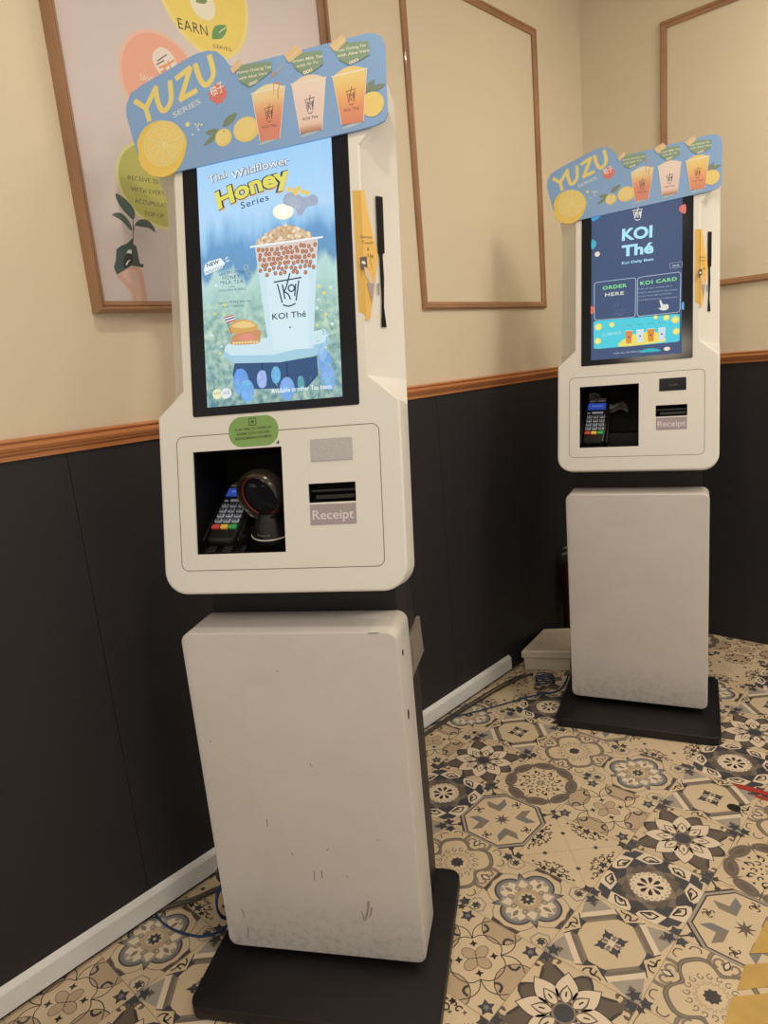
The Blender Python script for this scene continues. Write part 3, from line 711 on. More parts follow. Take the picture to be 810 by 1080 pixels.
# --- yuzu header sign (a printed card cut to shape)
def header_sign(root):
    mb = MB()
    out = [(-0.1743,0.8108), (-0.0682,0.8173), (0.0453,0.8236), (0.1547,0.8305)]+[(0.2185,0.8355), (0.2361,0.8411), (0.2419,0.8553)]+[(0.2414,0.9197), (0.2421,0.9737), (0.2376,0.9898), (0.2258,0.9988), (0.2085,1.0021)]+[(0.0532,0.9935), (-0.0371,0.9890), (-0.0561,0.9925), (-0.0667,1.0105), (-0.0815,1.0239), (-0.0988,1.0290), (-0.1262,1.0269), (-0.2339,0.9901), (-0.2632,0.9769), (-0.2745,0.9567), (-0.2756,0.9347), (-0.2670,0.9002), (-0.2566,0.8617), (-0.2455,0.8379)]
    mb.loft([[HP(u, v, d) for u, v in out] for d in (.0025, .006)])
    sg = head_obj(mb.build('header_sign', mat('blue_sign_card', alb(122, 152, 182), .42, bump=.1, bscale=400), None), root); sg.parent = root
    cv = Canvas(HP, .000006, d0=.0061, wash=.24)
    Y1, Y2 = (226, 198, 92), (232, 208, 116)
    w = .0102
    cv.stroke(Y1, [(-0.2569,0.9609), (-0.2321,0.9420)], w); cv.stroke(Y1, [(-0.2077,0.9811), (-0.2328,0.9422), (-0.2259,0.9159)], w)
    cv.stroke(Y1, curve([(-0.2108,0.9790), (-0.2069,0.9506), (-0.1981,0.9322), (-0.1868,0.9354), (-0.1786,0.9525), (-0.1799,0.9870)], 5), w)
    cv.stroke(Y1, [(-0.1681,0.9869), (-0.1342,1.0043)], w); cv.stroke(Y1, [(-0.1357,1.0045), (-0.1594,0.9452)], w); cv.stroke(Y1, [(-0.1620,0.9456), (-0.1241,0.9584)], w)
    cv.stroke(Y1, curve([(-0.1260,1.0094), (-0.1186,0.9821), (-0.1085,0.9654), (-0.0964,0.9699), (-0.0895,0.9869), (-0.0965,1.0206)], 5), w)
    cv.text((196, 204, 210), 'SERIES', (-0.1746,0.9142), (-0.1173,0.9326), .0105, bold=.012)
    rnd = random.Random(3)
    for k in range(12): cv.stroke((206, 92, 76), [(-0.0815,0.9441), ((-0.0815,0.9441)[0]+.019*cos(k*.55+.2)*rnd.uniform(.8, 1.1), (-0.0815,0.9441)[1]+.020*sin(k*.55+.2)*rnd.uniform(.8, 1.1))], .004)
    cv.ell((206, 92, 76), (-0.0822,0.9442), .0165, .0175, 0, 24)
    cv.text((230, 216, 206), '柚子', (-0.0952,0.9415), (-0.0677,0.9492), .0165, bold=.01)
    # small fruit with leaves
    def leaf(a, b, w_, col=(92, 112, 84)):
        dx, dy = b[0]-a[0], b[1]-a[1]; m1 = mix(a, b, .45)
        cv.poly(col, ccurve([a, (m1[0]-dy*w_, m1[1]+dx*w_), b, (m1[0]+dy*w_, m1[1]-dx*w_)], 4))
    leaf((-0.0755,0.8812), (-0.0451,0.9016), .22); leaf((-0.0795,0.8726), (-0.1118,0.8751), .2); leaf((-0.0887,0.8674), (-0.1155,0.8511), .16)
    cv.ell((222, 186, 92), (-0.0283,0.8682), .026, .0235, 0, 28); cv.ell((226, 196, 104), (-0.0310,0.8706), .021, .019, 0, 28)
    cv.ell((222, 188, 94), (-0.0747,0.8602), .0168, .0168, 0, 28); cv.ell((228, 198, 108), (-0.0761,0.8618), .013, .013); cv.ell((150, 140, 60), (-0.0735,0.8716), .002, .0015)
    cv.ell((226, 204, 120), (-0.1467,0.8968), .0046); 
    for q in ((-0.1301,0.8941), (-0.1248,0.8832), (-0.1372,0.8759), (-0.1182,0.8915)): cv.ell((196, 206, 180), q, .0022)
    cv.stroke((226, 214, 150), curve([(-0.1293,0.8880), (-0.1229,0.8929), (-0.1242,0.8965)], 3), .002)
    # cups
    def cup(tl, tr, br, bl, cols, liquid_dome, logo=(74, 56, 56), lc=(90, 68, 64)):
        q = [bl, br, tr, tl]; k0 = cols; n = 24
        cols = [tuple(round(a+(b-a)*f) for a, b in zip(k0[j], k0[min(j+1, len(k0)-1)])) for x in range(n) for t in [x/(n-1)*(len(k0)-1)] for j in [int(t)] for f in [t-int(t)]]
        for i in range(n): cv.poly(cols[i], [quadpt(q, 0, i/n), quadpt(q, 1, i/n), quadpt(q, 1, (i+1)/n), quadpt(q, 0, (i+1)/n)])
        d = [quadpt(q, .02+.96*k/8, 1+.12*sin(pi*k/8)) for k in range(9)]; cv.poly(liquid_dome, d)
        cv.stroke((232, 214, 190), [quadpt(q, -.03, 1), quadpt(q, 1.03, 1)], .0022)
        cv.stroke((228, 208, 184), [quadpt(q, 0, 1), quadpt(q, 0, 0)], .0012); cv.stroke((228, 208, 184), [quadpt(q, 1, 1), quadpt(q, 1, 0)], .0012)
        cv.ell((206, 200, 170), quadpt(q, .5, -.02), .019, .004, .15) if 0 else None
        s = lambda u, v: quadpt(q, u, v)
        logo_marks(cv, s, logo, .0014, (.36, .64, .38, .66))
        cv.text(lc, 'KOI Thé', s(.20, .25), s(.80, .25), .0052, bold=.01)
    for c in ((0.0155,0.8398), (0.0977,0.8413), (0.1780,0.8434)): cv.ell((150, 172, 178), c, .0215, .0036, .2)
    cup((-0.0141,0.9320), (0.0512,0.9346), (0.0367,0.8408), (-0.0018,0.8410), [(206, 112, 84), (206, 112, 82), (208, 112, 82), (210, 116, 82), (214, 134, 84), (220, 160, 96), (226, 190, 120), (226, 196, 130)], (228, 206, 150))
    cv.stroke((206, 130, 60), curve([(0.0282,0.9434), (0.0418,0.9421), (0.0373,0.9290), (0.0374,0.9143)], 4), .0022); cv.stroke((206, 130, 60), [(0.0290,0.9433), (0.0296,0.9230)], .0016)
    cv.stroke((196, 160, 120), [(0.0269,0.9566), (0.0515,0.9749)], .0016); cv.ell((190, 120, 70), (0.0313,0.9602), .0055, .0028, .7)
    cup((0.0644,0.9360), (0.1298,0.9367), (0.1191,0.8436), (0.0770,0.8424), [(168, 104, 76), (222, 186, 158), (222, 190, 168), (222, 192, 172), (222, 192, 172), (224, 194, 174), (226, 200, 176), (226, 200, 170)], (226, 196, 160), (60, 52, 54), (70, 60, 60))
    cv.ell((224, 190, 88), (0.2144,0.8738), .0215, .0225, 0, 28); leaf((0.2026,0.8973), (0.2200,0.9167), .25); leaf((0.2082,0.8985), (0.2396,0.9051), .18)
    cup((0.1430,0.9358), (0.2071,0.9386), (0.1966,0.8457), (0.1561,0.8456), [(204, 106, 72), (210, 118, 74), (214, 126, 76), (220, 140, 78), (226, 158, 80), (230, 172, 86), (232, 186, 94), (232, 192, 104)], (230, 190, 100), (120, 50, 36), (128, 56, 40))
    for hexa, l1, l2, a, b, c, d, e in (
        ([(-0.0402,0.9879), (-0.0051,0.9875), (0.0270,0.9845), (0.0277,0.9667), (0.0072,0.9557), (-0.0183,0.9442), (-0.0383,0.9600)], 'Honey Oolong Tea', 'with Aloe Vera', (-0.0409,0.9731), (0.0265,0.9729), (-0.0390,0.9616), (0.0181,0.9626), (-0.0100,0.9513)),
        ([(0.0667,0.9769), (0.0816,0.9899), (0.1245,0.9862), (0.1260,0.9613), (0.1097,0.9527), (0.0922,0.9467), (0.0726,0.9630)], 'Green Milk Tea', 'with Ai Yu', (0.0666,0.9744), (0.1266,0.9742), (0.0757,0.9639), (0.1171,0.9651), (0.0967,0.9535)),
        ([(0.1505,0.9777), (0.1606,0.9931), (0.2129,0.9868), (0.2126,0.9626), (0.1979,0.9564), (0.1736,0.9512), (0.1563,0.9641)], 'Yuzu Oolong Tea', 'with Aloe Vera', (0.1524,0.9781), (0.2074,0.9786), (0.1538,0.9685), (0.2132,0.9682), (0.1835,0.9558))):
        cv.poly((104, 134, 96), hexa); cv.text((222, 220, 196), l1, a, b, .0056, bold=.012); cv.text((222, 220, 196), l2, c, d, .0056, bold=.012)
        for k in range(3): cv.ell((214, 206, 170), (e[0]+(k-1)*.0058, e[1]+(k-1)*.0012), .0032, n=12); cv.ell((120, 96, 62), (e[0]+(k-1)*.0058, e[1]+(k-1)*.0012), .0014, n=8)
    for q in ([(0.0519,0.9917), (0.0777,1.0059), (0.0885,0.9900), (0.0616,0.9753)], [(0.1388,0.9926), (0.1643,1.0083), (0.1726,0.9945), (0.1505,0.9785)], [(-0.0551,0.9854), (-0.0356,1.0005), (-0.0289,0.9896), (-0.0496,0.9747)]):
        cv.poly((210, 172, 110), q); cv.text((226, 200, 150), 'YUZU', mix(q[0], q[3], .7), mix(q[1], q[2], .7), .004, bold=.01)
    # yuzu slice, hangs over the lower left corner of the card
    c0, c1 = (-0.2018,0.8579), (-0.1976,0.8674)
    mb2 = MB(); mb2.loft([[HP(u, v, d) for u, v in ccurve([(-0.2519,0.8613), (-0.2532,0.8802), (-0.2378,0.9033), (-0.2110,0.9131), (-0.1852,0.9078), (-0.1621,0.8910), (-0.1504,0.8656), (-0.1574,0.8349), (-0.1751,0.8114), (-0.2051,0.8044), (-0.2345,0.8162), (-0.2504,0.8390)], 4)] for d in (.0055, .0075)])
    sl = mb2.build('yuzu_slice', mat('yuzu_card', alb(216, 180, 84), .42), sg); tag(sl, 'round cut-out of a halved yellow yuzu')
    c2 = Canvas(HP, .000006, d0=.0076, wash=.15)
    rr_ = hypot((-0.1558,0.8608)[0]-c1[0], (-0.1558,0.8608)[1]-c1[1])
    c2.ell((224, 196, 112), c1, rr_, rr_*1.02, 0, 40); c2.ell((214, 182, 92), c1, rr_*.93, rr_*.95, 0, 40); c2.ell((222, 190, 98), c1, rr_*.90, rr_*.92, 0, 40)
    for k in range(10): a = k*2*pi/10+.2; c2.stroke((230, 206, 136), [c1, (c1[0]+rr_*.88*cos(a), c1[1]+rr_*.88*sin(a))], .0012)
    for k in range(60):
        a, r_ = rnd.uniform(0, 6.28), rnd.uniform(.2, .82)*rr_; c2.ell((230, 204, 128), (c1[0]+r_*cos(a), c1[1]+r_*sin(a)), .0022, .0008, a, n=6)
    for q in ((-0.2488,0.8326), (-0.2447,0.8238), (-0.2484,0.8414), (-0.2362,0.8192)): c2.ell((190, 160, 76), q, .0014, n=8)
    c2.build('slice_print', sl)
    cv.build('sign_print', sg)
    return sg
def logo_marks(cv, s, col, w, box):
    """the tea cup mark: straw, lid, open cup outline with K, o and i strokes; box = u0 u1 v0 v1"""
    u0, u1, v0, v1 = box
    P = lambda x, y: s(u0+(u1-u0)*x, v0+(v1-v0)*y)
    cv.stroke(col, [P(.62, 1.22), P(.42, .66)], w)
    cv.stroke(col, [P(-.12, .92), P(1.12, 1.0)], w)
    cv.stroke(col, [P(.04, .84), P(.2, .08)], w); cv.stroke(col, [P(1.0, .90), P(.86, .12)], w)
    cv.stroke(col, curve([P(.22, .0), P(.52, -.07), P(.84, .02)], 4), w)
    cv.stroke(col, [P(.26, .8), P(.34, .22)], w); cv.stroke(col, [P(.42, .66), P(.30, .50)], w); cv.stroke(col, curve([P(.30, .52), P(.50, .40), P(.60, .18)], 4), w)
    cc = P(.66, .62); r = abs(P(.80, .62)[0]-cc[0]); cv.stroke(col, ellp(cc, r, r, n=14), w, True)
    cv.stroke(col, [P(.86, .78), P(.80, .3)], w)
sg1 = header_sign(k1)

# --- near display: honey drink advertisement
def display_bg(name, kind):
    m = bpy.data.materials.new(name); m.use_nodes = True; nt = m.node_tree; b = nt.nodes['Principled BSDF']
    b.inputs['Base Color'].default_value = (.01, .01, .01, 1); b.inputs['Roughness'].default_value = .3; b.inputs['Specular IOR Level'].default_value = .06
    tc = nt.nodes.new('ShaderNodeTexCoord'); sp = nt.nodes.new('ShaderNodeSeparateXYZ'); nt.links.new(tc.outputs['Object'], sp.inputs[0])
    mp = nt.nodes.new('ShaderNodeMapping'); mp.inputs['Scale'].default_value = (34, 1, 7); nt.links.new(tc.outputs['Object'], mp.inputs['Vector'])
    n1 = nt.nodes.new('ShaderNodeTexNoise'); n1.inputs['Scale'].default_value = 1; n1.inputs['Detail'].default_value = 2; nt.links.new(mp.outputs[0], n1.inputs['Vector'])
    n2 = nt.nodes.new('ShaderNodeTexNoise'); n2.inputs['Scale'].default_value = 70; n2.inputs['Detail'].default_value = 4; nt.links.new(tc.outputs['Object'], n2.inputs['Vector'])
    def M(op, a, b_=None, c=None):
        q = nt.nodes.new('ShaderNodeMath'); q.operation = op
        for i, x in enumerate((a, b_, c)):
            if x is None: continue
            if isinstance(x, (int, float)): q.inputs[i].default_value = x
            else: nt.links.new(x, q.inputs[i])
        return q.outputs[0]
    v = M('DIVIDE', M('SUBTRACT', sp.outputs[2], .356), .50)
    # tree line noise acts strongly in the middle of the height
    v2 = M('ADD', v, M('MULTIPLY', M('SUBTRACT', n1.outputs[0], .5), .24 if kind else 0))
    cr = nt.nodes.new('ShaderNodeValToRGB'); nt.links.new(v2, cr.inputs[0])
    st = [(0, (84, 134, 160)), (.12, (120, 166, 182)), (.26, (160, 198, 190)), (.40, (176, 214, 204)), (.475, (190, 222, 216)), (.515, (110, 158, 196)), (.60, (112, 162, 208)), (.66, (156, 202, 238)), (.72, (182, 220, 250)), (1, (160, 208, 248))]
    while len(cr.color_ramp.elements) < len(st): cr.color_ramp.elements.new(.5)
    for e, (p, c) in zip(cr.color_ramp.elements, st): e.position = p; e.color = rgb(*c)
    gr = nt.nodes.new('ShaderNodeValToRGB'); nt.links.new(n2.outputs[0], gr.inputs[0])
    for e, (p, c) in zip(gr.color_ramp.elements, ((.35, (96, 140, 140)), (.68, (214, 234, 206)))): e.position = p; e.color = rgb(*c)
    lowm = nt.nodes.new('ShaderNodeMapRange'); nt.links.new(v, lowm.inputs[0]); lowm.inputs[1].default_value = .46; lowm.inputs[2].default_value = .30; lowm.inputs[3].default_value = 0; lowm.inputs[4].default_value = .6
    mx = nt.nodes.new('ShaderNodeMix'); mx.data_type = 'RGBA'; nt.links.new(lowm.outputs[0], mx.inputs[0]); nt.links.new(cr.outputs[0], mx.inputs[6]); nt.links.new(gr.outputs[0], mx.inputs[7])
    nt.links.new(mx.outputs[2], b.inputs['Emission Color']); b.inputs['Emission Strength'].default_value = 1.0
    return m
def display_one(root):
    cv = Canvas(lambda u, v, d: HP(min(max(u, -.134), .134), max(v, .3565), d), .000005, em=True, d0=.0016); rnd = random.Random(5)
    cv.poly(display_bg('meadow_screen', 1), [(-.134, .3565), (.134, .3565), (.134, .8350), (-.134, .8350)])
    # table and flowers
    cv.poly((168, 208, 226), [(-0.0913,0.4653), (-0.0035,0.4511), (0.1104,0.4707), (0.1151,0.4575), (0.0886,0.4368), (0.0164,0.4296), (-0.0742,0.4358), (-0.0971,0.4518)])
    cv.poly((206, 232, 240), [(-0.0893,0.4711), (-0.0787,0.4761), (0.0723,0.4791), (0.1049,0.4829), (0.1133,0.4712), (0.1038,0.4586), (0.0046,0.4445), (-0.0799,0.4510), (-0.0945,0.4616)])
    cv.poly((60, 88, 128), [(-0.0742,0.4358), (0.0164,0.4296), (0.0886,0.4348), (0.0898,0.3998), (0.0676,0.3783), (-0.0701,0.3856), (-0.0795,0.4143)])
    cv.stroke((40, 62, 98), [(0.0296,0.4285), (0.0307,0.3813)], .002); cv.stroke((40, 62, 98), [(-0.0192,0.4308), (-0.0213,0.3856)], .002)
    fl_ = [(255, 730, 40, 62, (110, 160, 224)), (285, 775, 36, 55, (120, 172, 230)), (355, 720, 26, 44, (160, 180, 236)), (422, 700, 24, 42, (112, 180, 222)), (475, 765, 38, 56, (126, 170, 226)), (650, 640, 34, 60, (120, 170, 226)), (665, 710, 36, 60, (130, 176, 228)), (540, 740, 18, 36, (96, 160, 176)), (640, 590, 22, 40, (150, 190, 230))]
    for x, y, rx, ry, c in fl_:
        cc = DCx(x, y); cv.ell(c, cc, rx*.00039, ry*.00039, 0, 16)
        for j in range(9): cv.ell(tuple(min(255, q+rnd.randint(-4, 20)) for q in c), (cc[0]+rnd.uniform(-.3, .3)*rx*.0007, cc[1]+rnd.uniform(-.4, .4)*ry*.0007), rx*.00014, ry*.00011, 0, 9)
    for k in range(90):
        x = rnd.choice([rnd.uniform(65, 190), rnd.uniform(600, 700)]) if k % 3 else rnd.uniform(65, 700); y = rnd.uniform(430, 830) if k % 3 else rnd.uniform(700, 840); a = DCx(x, y)
        g = rnd.choice([(110, 160, 120), (150, 196, 150), (84, 134, 120), (176, 212, 160)]); L_ = rnd.uniform(.006, .016); t = rnd.uniform(.8, 2.3)
        cv.poly(g, [a, (a[0]+L_*cos(t)+.0008, a[1]+L_*sin(t)), (a[0]+.0016, a[1]+.0004)])
    for k in range(40):
        x = rnd.choice([rnd.uniform(65, 180), rnd.uniform(605, 705)]); y = rnd.uniform(250, 600); cv.ell(rnd.choice([(230, 226, 120), (214, 232, 240), (170, 200, 236)]), DCx(x, y), rnd.uniform(.0012, .0034), n=9)
    # cup
    tl, tr, br, bl = (-0.0228,0.6486), (0.1004,0.6486), (0.0823,0.4490), (-0.0034,0.4543)
    q = [bl, br, tr, tl]
    cv.poly((206, 230, 240), q); cv.poly((214, 236, 244), [quadpt(q, .1, 0), quadpt(q, .9, 0), quadpt(q, .85, 1), quadpt(q, .12, 1)])
    cv.poly((222, 206, 196), [quadpt(q, .02, .80), quadpt(q, .98, .82), quadpt(q, 1, 1), quadpt(q, 0, 1)])
    for r_ in range(6):
        for c in range(13):
            u, v = .05+c*.075+(r_ % 2)*.03+rnd.uniform(-.015, .015), .965-r_*.048+rnd.uniform(-.01, .01)-.02*c/13
            if r_ > 4 and rnd.random() < .5: continue
            if u < .97: cc = quadpt(q, u, v); cv.ell((168, 116, 96), cc, .0037, .0042, 0, 12); cv.ell((196, 140, 112), cc, .0022, .0024, 0, 8)
    dome = [(-0.0186,0.6492)]+[DCx(322+280*k/14, 92-36*k/14-82*sin(pi*k/14)**.8) for k in range(15)]+[(0.0972,0.6486)]
    cv.poly((206, 176, 140), dome)
    for k in range(110):
        t = rnd.uniform(.04, .96); h_ = rnd.uniform(0, 1); p_ = DCx(322+280*t, 90-36*t-80*(sin(pi*t)**.8)*h_); cv.ell(rnd.choice([(228, 204, 168), (196, 158, 118), (216, 186, 148), (240, 226, 200)]), p_, .0032, n=9)
    cv.stroke((236, 246, 250), [(-0.0321,0.6494), (0.1106,0.6500)], .0036)
    s = lambda u, v: quadpt(q, u, v)
    logo_marks(cv, s, (52, 70, 88), .0026, (.30, .70, .42, .66))
    cv.text((52, 70, 88), 'KOI Thé', (0.0059,0.5093), (0.0720,0.5087), .0115, bold=.01); cv.ell((90, 110, 130), (0.0400,0.4917), .0018, n=8)
    # spoon and elephant holding flowers
    cv.ell((255, 252, 224), (0.0365,0.7063), .0205, .0145, -.15, 28); cv.ell((255, 255, 244), (0.0390,0.7082), .014, .009, -.15, 20)
    eg = (166, 178, 198)
    cv.poly(eg, ccurve([(0.0372,0.7215), (0.0427,0.7376), (0.0607,0.7390), (0.0779,0.7270), (0.0957,0.7301), (0.1046,0.7205), (0.1006,0.7099), (0.0829,0.7078), (0.0741,0.6967), (0.0646,0.6952), (0.0593,0.7099)], 4)); cv.poly((176, 188, 204), ccurve([(0.0451,0.7243), (0.0544,0.7320), (0.0688,0.7227), (0.0699,0.7085), (0.0581,0.7101)], 4))
    for x, y in ((405, 188), (422, 192), (438, 186), (452, 196), (466, 200), (430, 200)): cv.ell((236, 206, 110), DAx(x, y), .0048, n=10)
    # lettering
    dk, gy = (62, 72, 92), (150, 160, 176)
    for col, o, bd in ((gy, (.0014, -.0014), .03), (dk, (0, 0), .026), ((238, 244, 248), (0, 0), .004)):
        a, b = (-0.1083,0.7795), (-0.0716,0.7870); cv.text(col, 'Thai', (a[0]+o[0], a[1]+o[1]), (b[0]+o[0], b[1]+o[1]), .0145, bold=bd)
        a, b = (-0.0621,0.7800), (0.0531,0.7920); cv.text(col, 'Wildflower', (a[0]+o[0], a[1]+o[1]), (b[0]+o[0], b[1]+o[1]), .0155, bold=bd, arc=.003)
    for col, o, bd in (((214, 190, 160), (.0022, -.0022), .075), (dk, (0, 0), .07), ((228, 222, 104), (0, 0), .035)):
        a, b = (-0.0925,0.7285), (0.0541,0.7591); cv.text(col, 'Honey', (a[0]+o[0], a[1]+o[1]), (b[0]+o[0], b[1]+o[1]), .0325, bold=bd, arc=.005)
    cv.text((56, 72, 100), 'Series', (-0.0456,0.7228), (0.0097,0.7318), .0125, bold=.005, spacing=1.15)
    cv.poly((236, 246, 252), [(-0.1243,0.6279), (-0.1167,0.6323), (-0.0926,0.6361), (-0.0836,0.6255), (-0.0892,0.6169), (-0.1253,0.6072), (-0.1274,0.6175)])
    cv.text((56, 72, 100), 'NEW', (-0.1202,0.6218), (-0.0948,0.6268), .0075, bold=.02); cv.text((70, 96, 130), 'ADDITION', (-0.1243,0.6095), (-0.0857,0.6177), .0055)
    for a, b in (((-0.0833,0.6322), (-0.0775,0.6367)), ((-0.0818,0.6280), (-0.0748,0.6300))): cv.stroke((236, 246, 252), [a, b], .002)
    cv.text((66, 92, 120), 'WILDFLOWER', (-0.0965,0.6006), (-0.0446,0.6009), .005, arc=.004); cv.text((66, 86, 110), 'HONEY', (-0.0903,0.5943), (-0.0551,0.5942), .0072, spacing=1.1)
    cv.text((66, 86, 110), 'MILK TEA', (-0.0950,0.5860), (-0.0488,0.5840), .0072, spacing=1.1); cv.text((80, 104, 130), 'WITH', (-0.0782,0.5777), (-0.0662,0.5776), .003); cv.text((70, 96, 120), 'GOLDEN BUBBLE', (-0.0987,0.5728), (-0.0434,0.5711), .004)
    cv.text((80, 110, 130), "Lena's PURE Honey", (-0.1011,0.5499), (-0.0344,0.5475), .0045); cv.text((80, 110, 130), 'from Thailand', (-0.0928,0.5418), (-0.0491,0.5403), .0042)
    for c_ in ((-0.1052,0.5992), (-0.0415,0.6125), (-0.0353,0.5998)): cv.stroke((196, 200, 150), ellp(c_, .0045, n=12), .0009, True)
    # honeycomb pieces with a little flag
    cv.poly((214, 170, 100), ccurve([(-0.0813,0.4943), (-0.0749,0.5116), (-0.0503,0.5158), (-0.0254,0.5038), (-0.0270,0.4889), (-0.0545,0.4896)], 4)); cv.poly((236, 206, 140), ccurve([(-0.0752,0.5056), (-0.0505,0.5127), (-0.0284,0.5025), (-0.0519,0.4993)], 4))
    cv.poly((206, 150, 110), ccurve([(-0.0773,0.4779), (-0.0716,0.4893), (-0.0205,0.4922), (-0.0189,0.4802), (-0.0258,0.4682), (-0.0768,0.4707)], 4)); cv.poly((226, 150, 132), ccurve([(-0.0635,0.4806), (-0.0516,0.4882), (-0.0335,0.4848), (-0.0361,0.4740)], 4))
    cv.many((238, 214, 150), [ellp(quadpt([(-0.0763,0.4714), (-0.0237,0.4688), (-0.0194,0.4882), (-0.0739,0.4876)], .06+.11*k, .12+.0*r_), .0026, n=8) for k in range(9) for r_ in (0,)])
    cv.stroke((70, 80, 110), [(-0.0759,0.4897), (-0.0854,0.5166)], .0012)
    for i, c_ in enumerate(((206, 96, 96), (236, 240, 244), (50, 64, 120), (236, 240, 244), (206, 96, 96))): cv.poly(c_, [DCx(172+i*3, 428+i*5.5), DCx(222+i*2, 415+i*5.5), DCx(224+i*2, 421+i*5.5), DCx(174+i*3, 434+i*5.5)])
    cv.ell((240, 236, 190), (-0.1109,0.3801), .0095); cv.text((90, 100, 110), 'KOI', (-0.1171,0.3789), (-0.1049,0.3796), .0045)
    cv.poly((226, 236, 240), ccurve([(-0.1001,0.3880), (-0.0872,0.3886), (-0.0815,0.3801), (-0.0871,0.3718), (-0.1001,0.3712)], 4)); cv.text((90, 110, 130), 'ICE', (-0.0980,0.3782), (-0.0851,0.3788), .005)
    cv.text((240, 248, 252), 'Available in other Tea bases', (-0.0021,0.3730), (0.1152,0.3729), .0085, bold=.01)
    return tag(head_obj(cv.build('display'), root), 'lit honey milk tea advertisement')
Q4 = [(-0.1549,0.7035),(0.1769,0.6598),(0.1614,0.3170),(-0.1724,0.3412)]
def DCx(x, y): return quadpt([Q4[0], Q4[1], Q4[2], Q4[3]], x/800, y/900)
Q5 = [(-0.1858,0.8902), (0.2868,0.8140), (0.2652,0.3283), (-0.2114,0.3643)]
def DAx(x, y): return quadpt([Q5[0], Q5[1], Q5[2], Q5[3]], x/800, y/900)

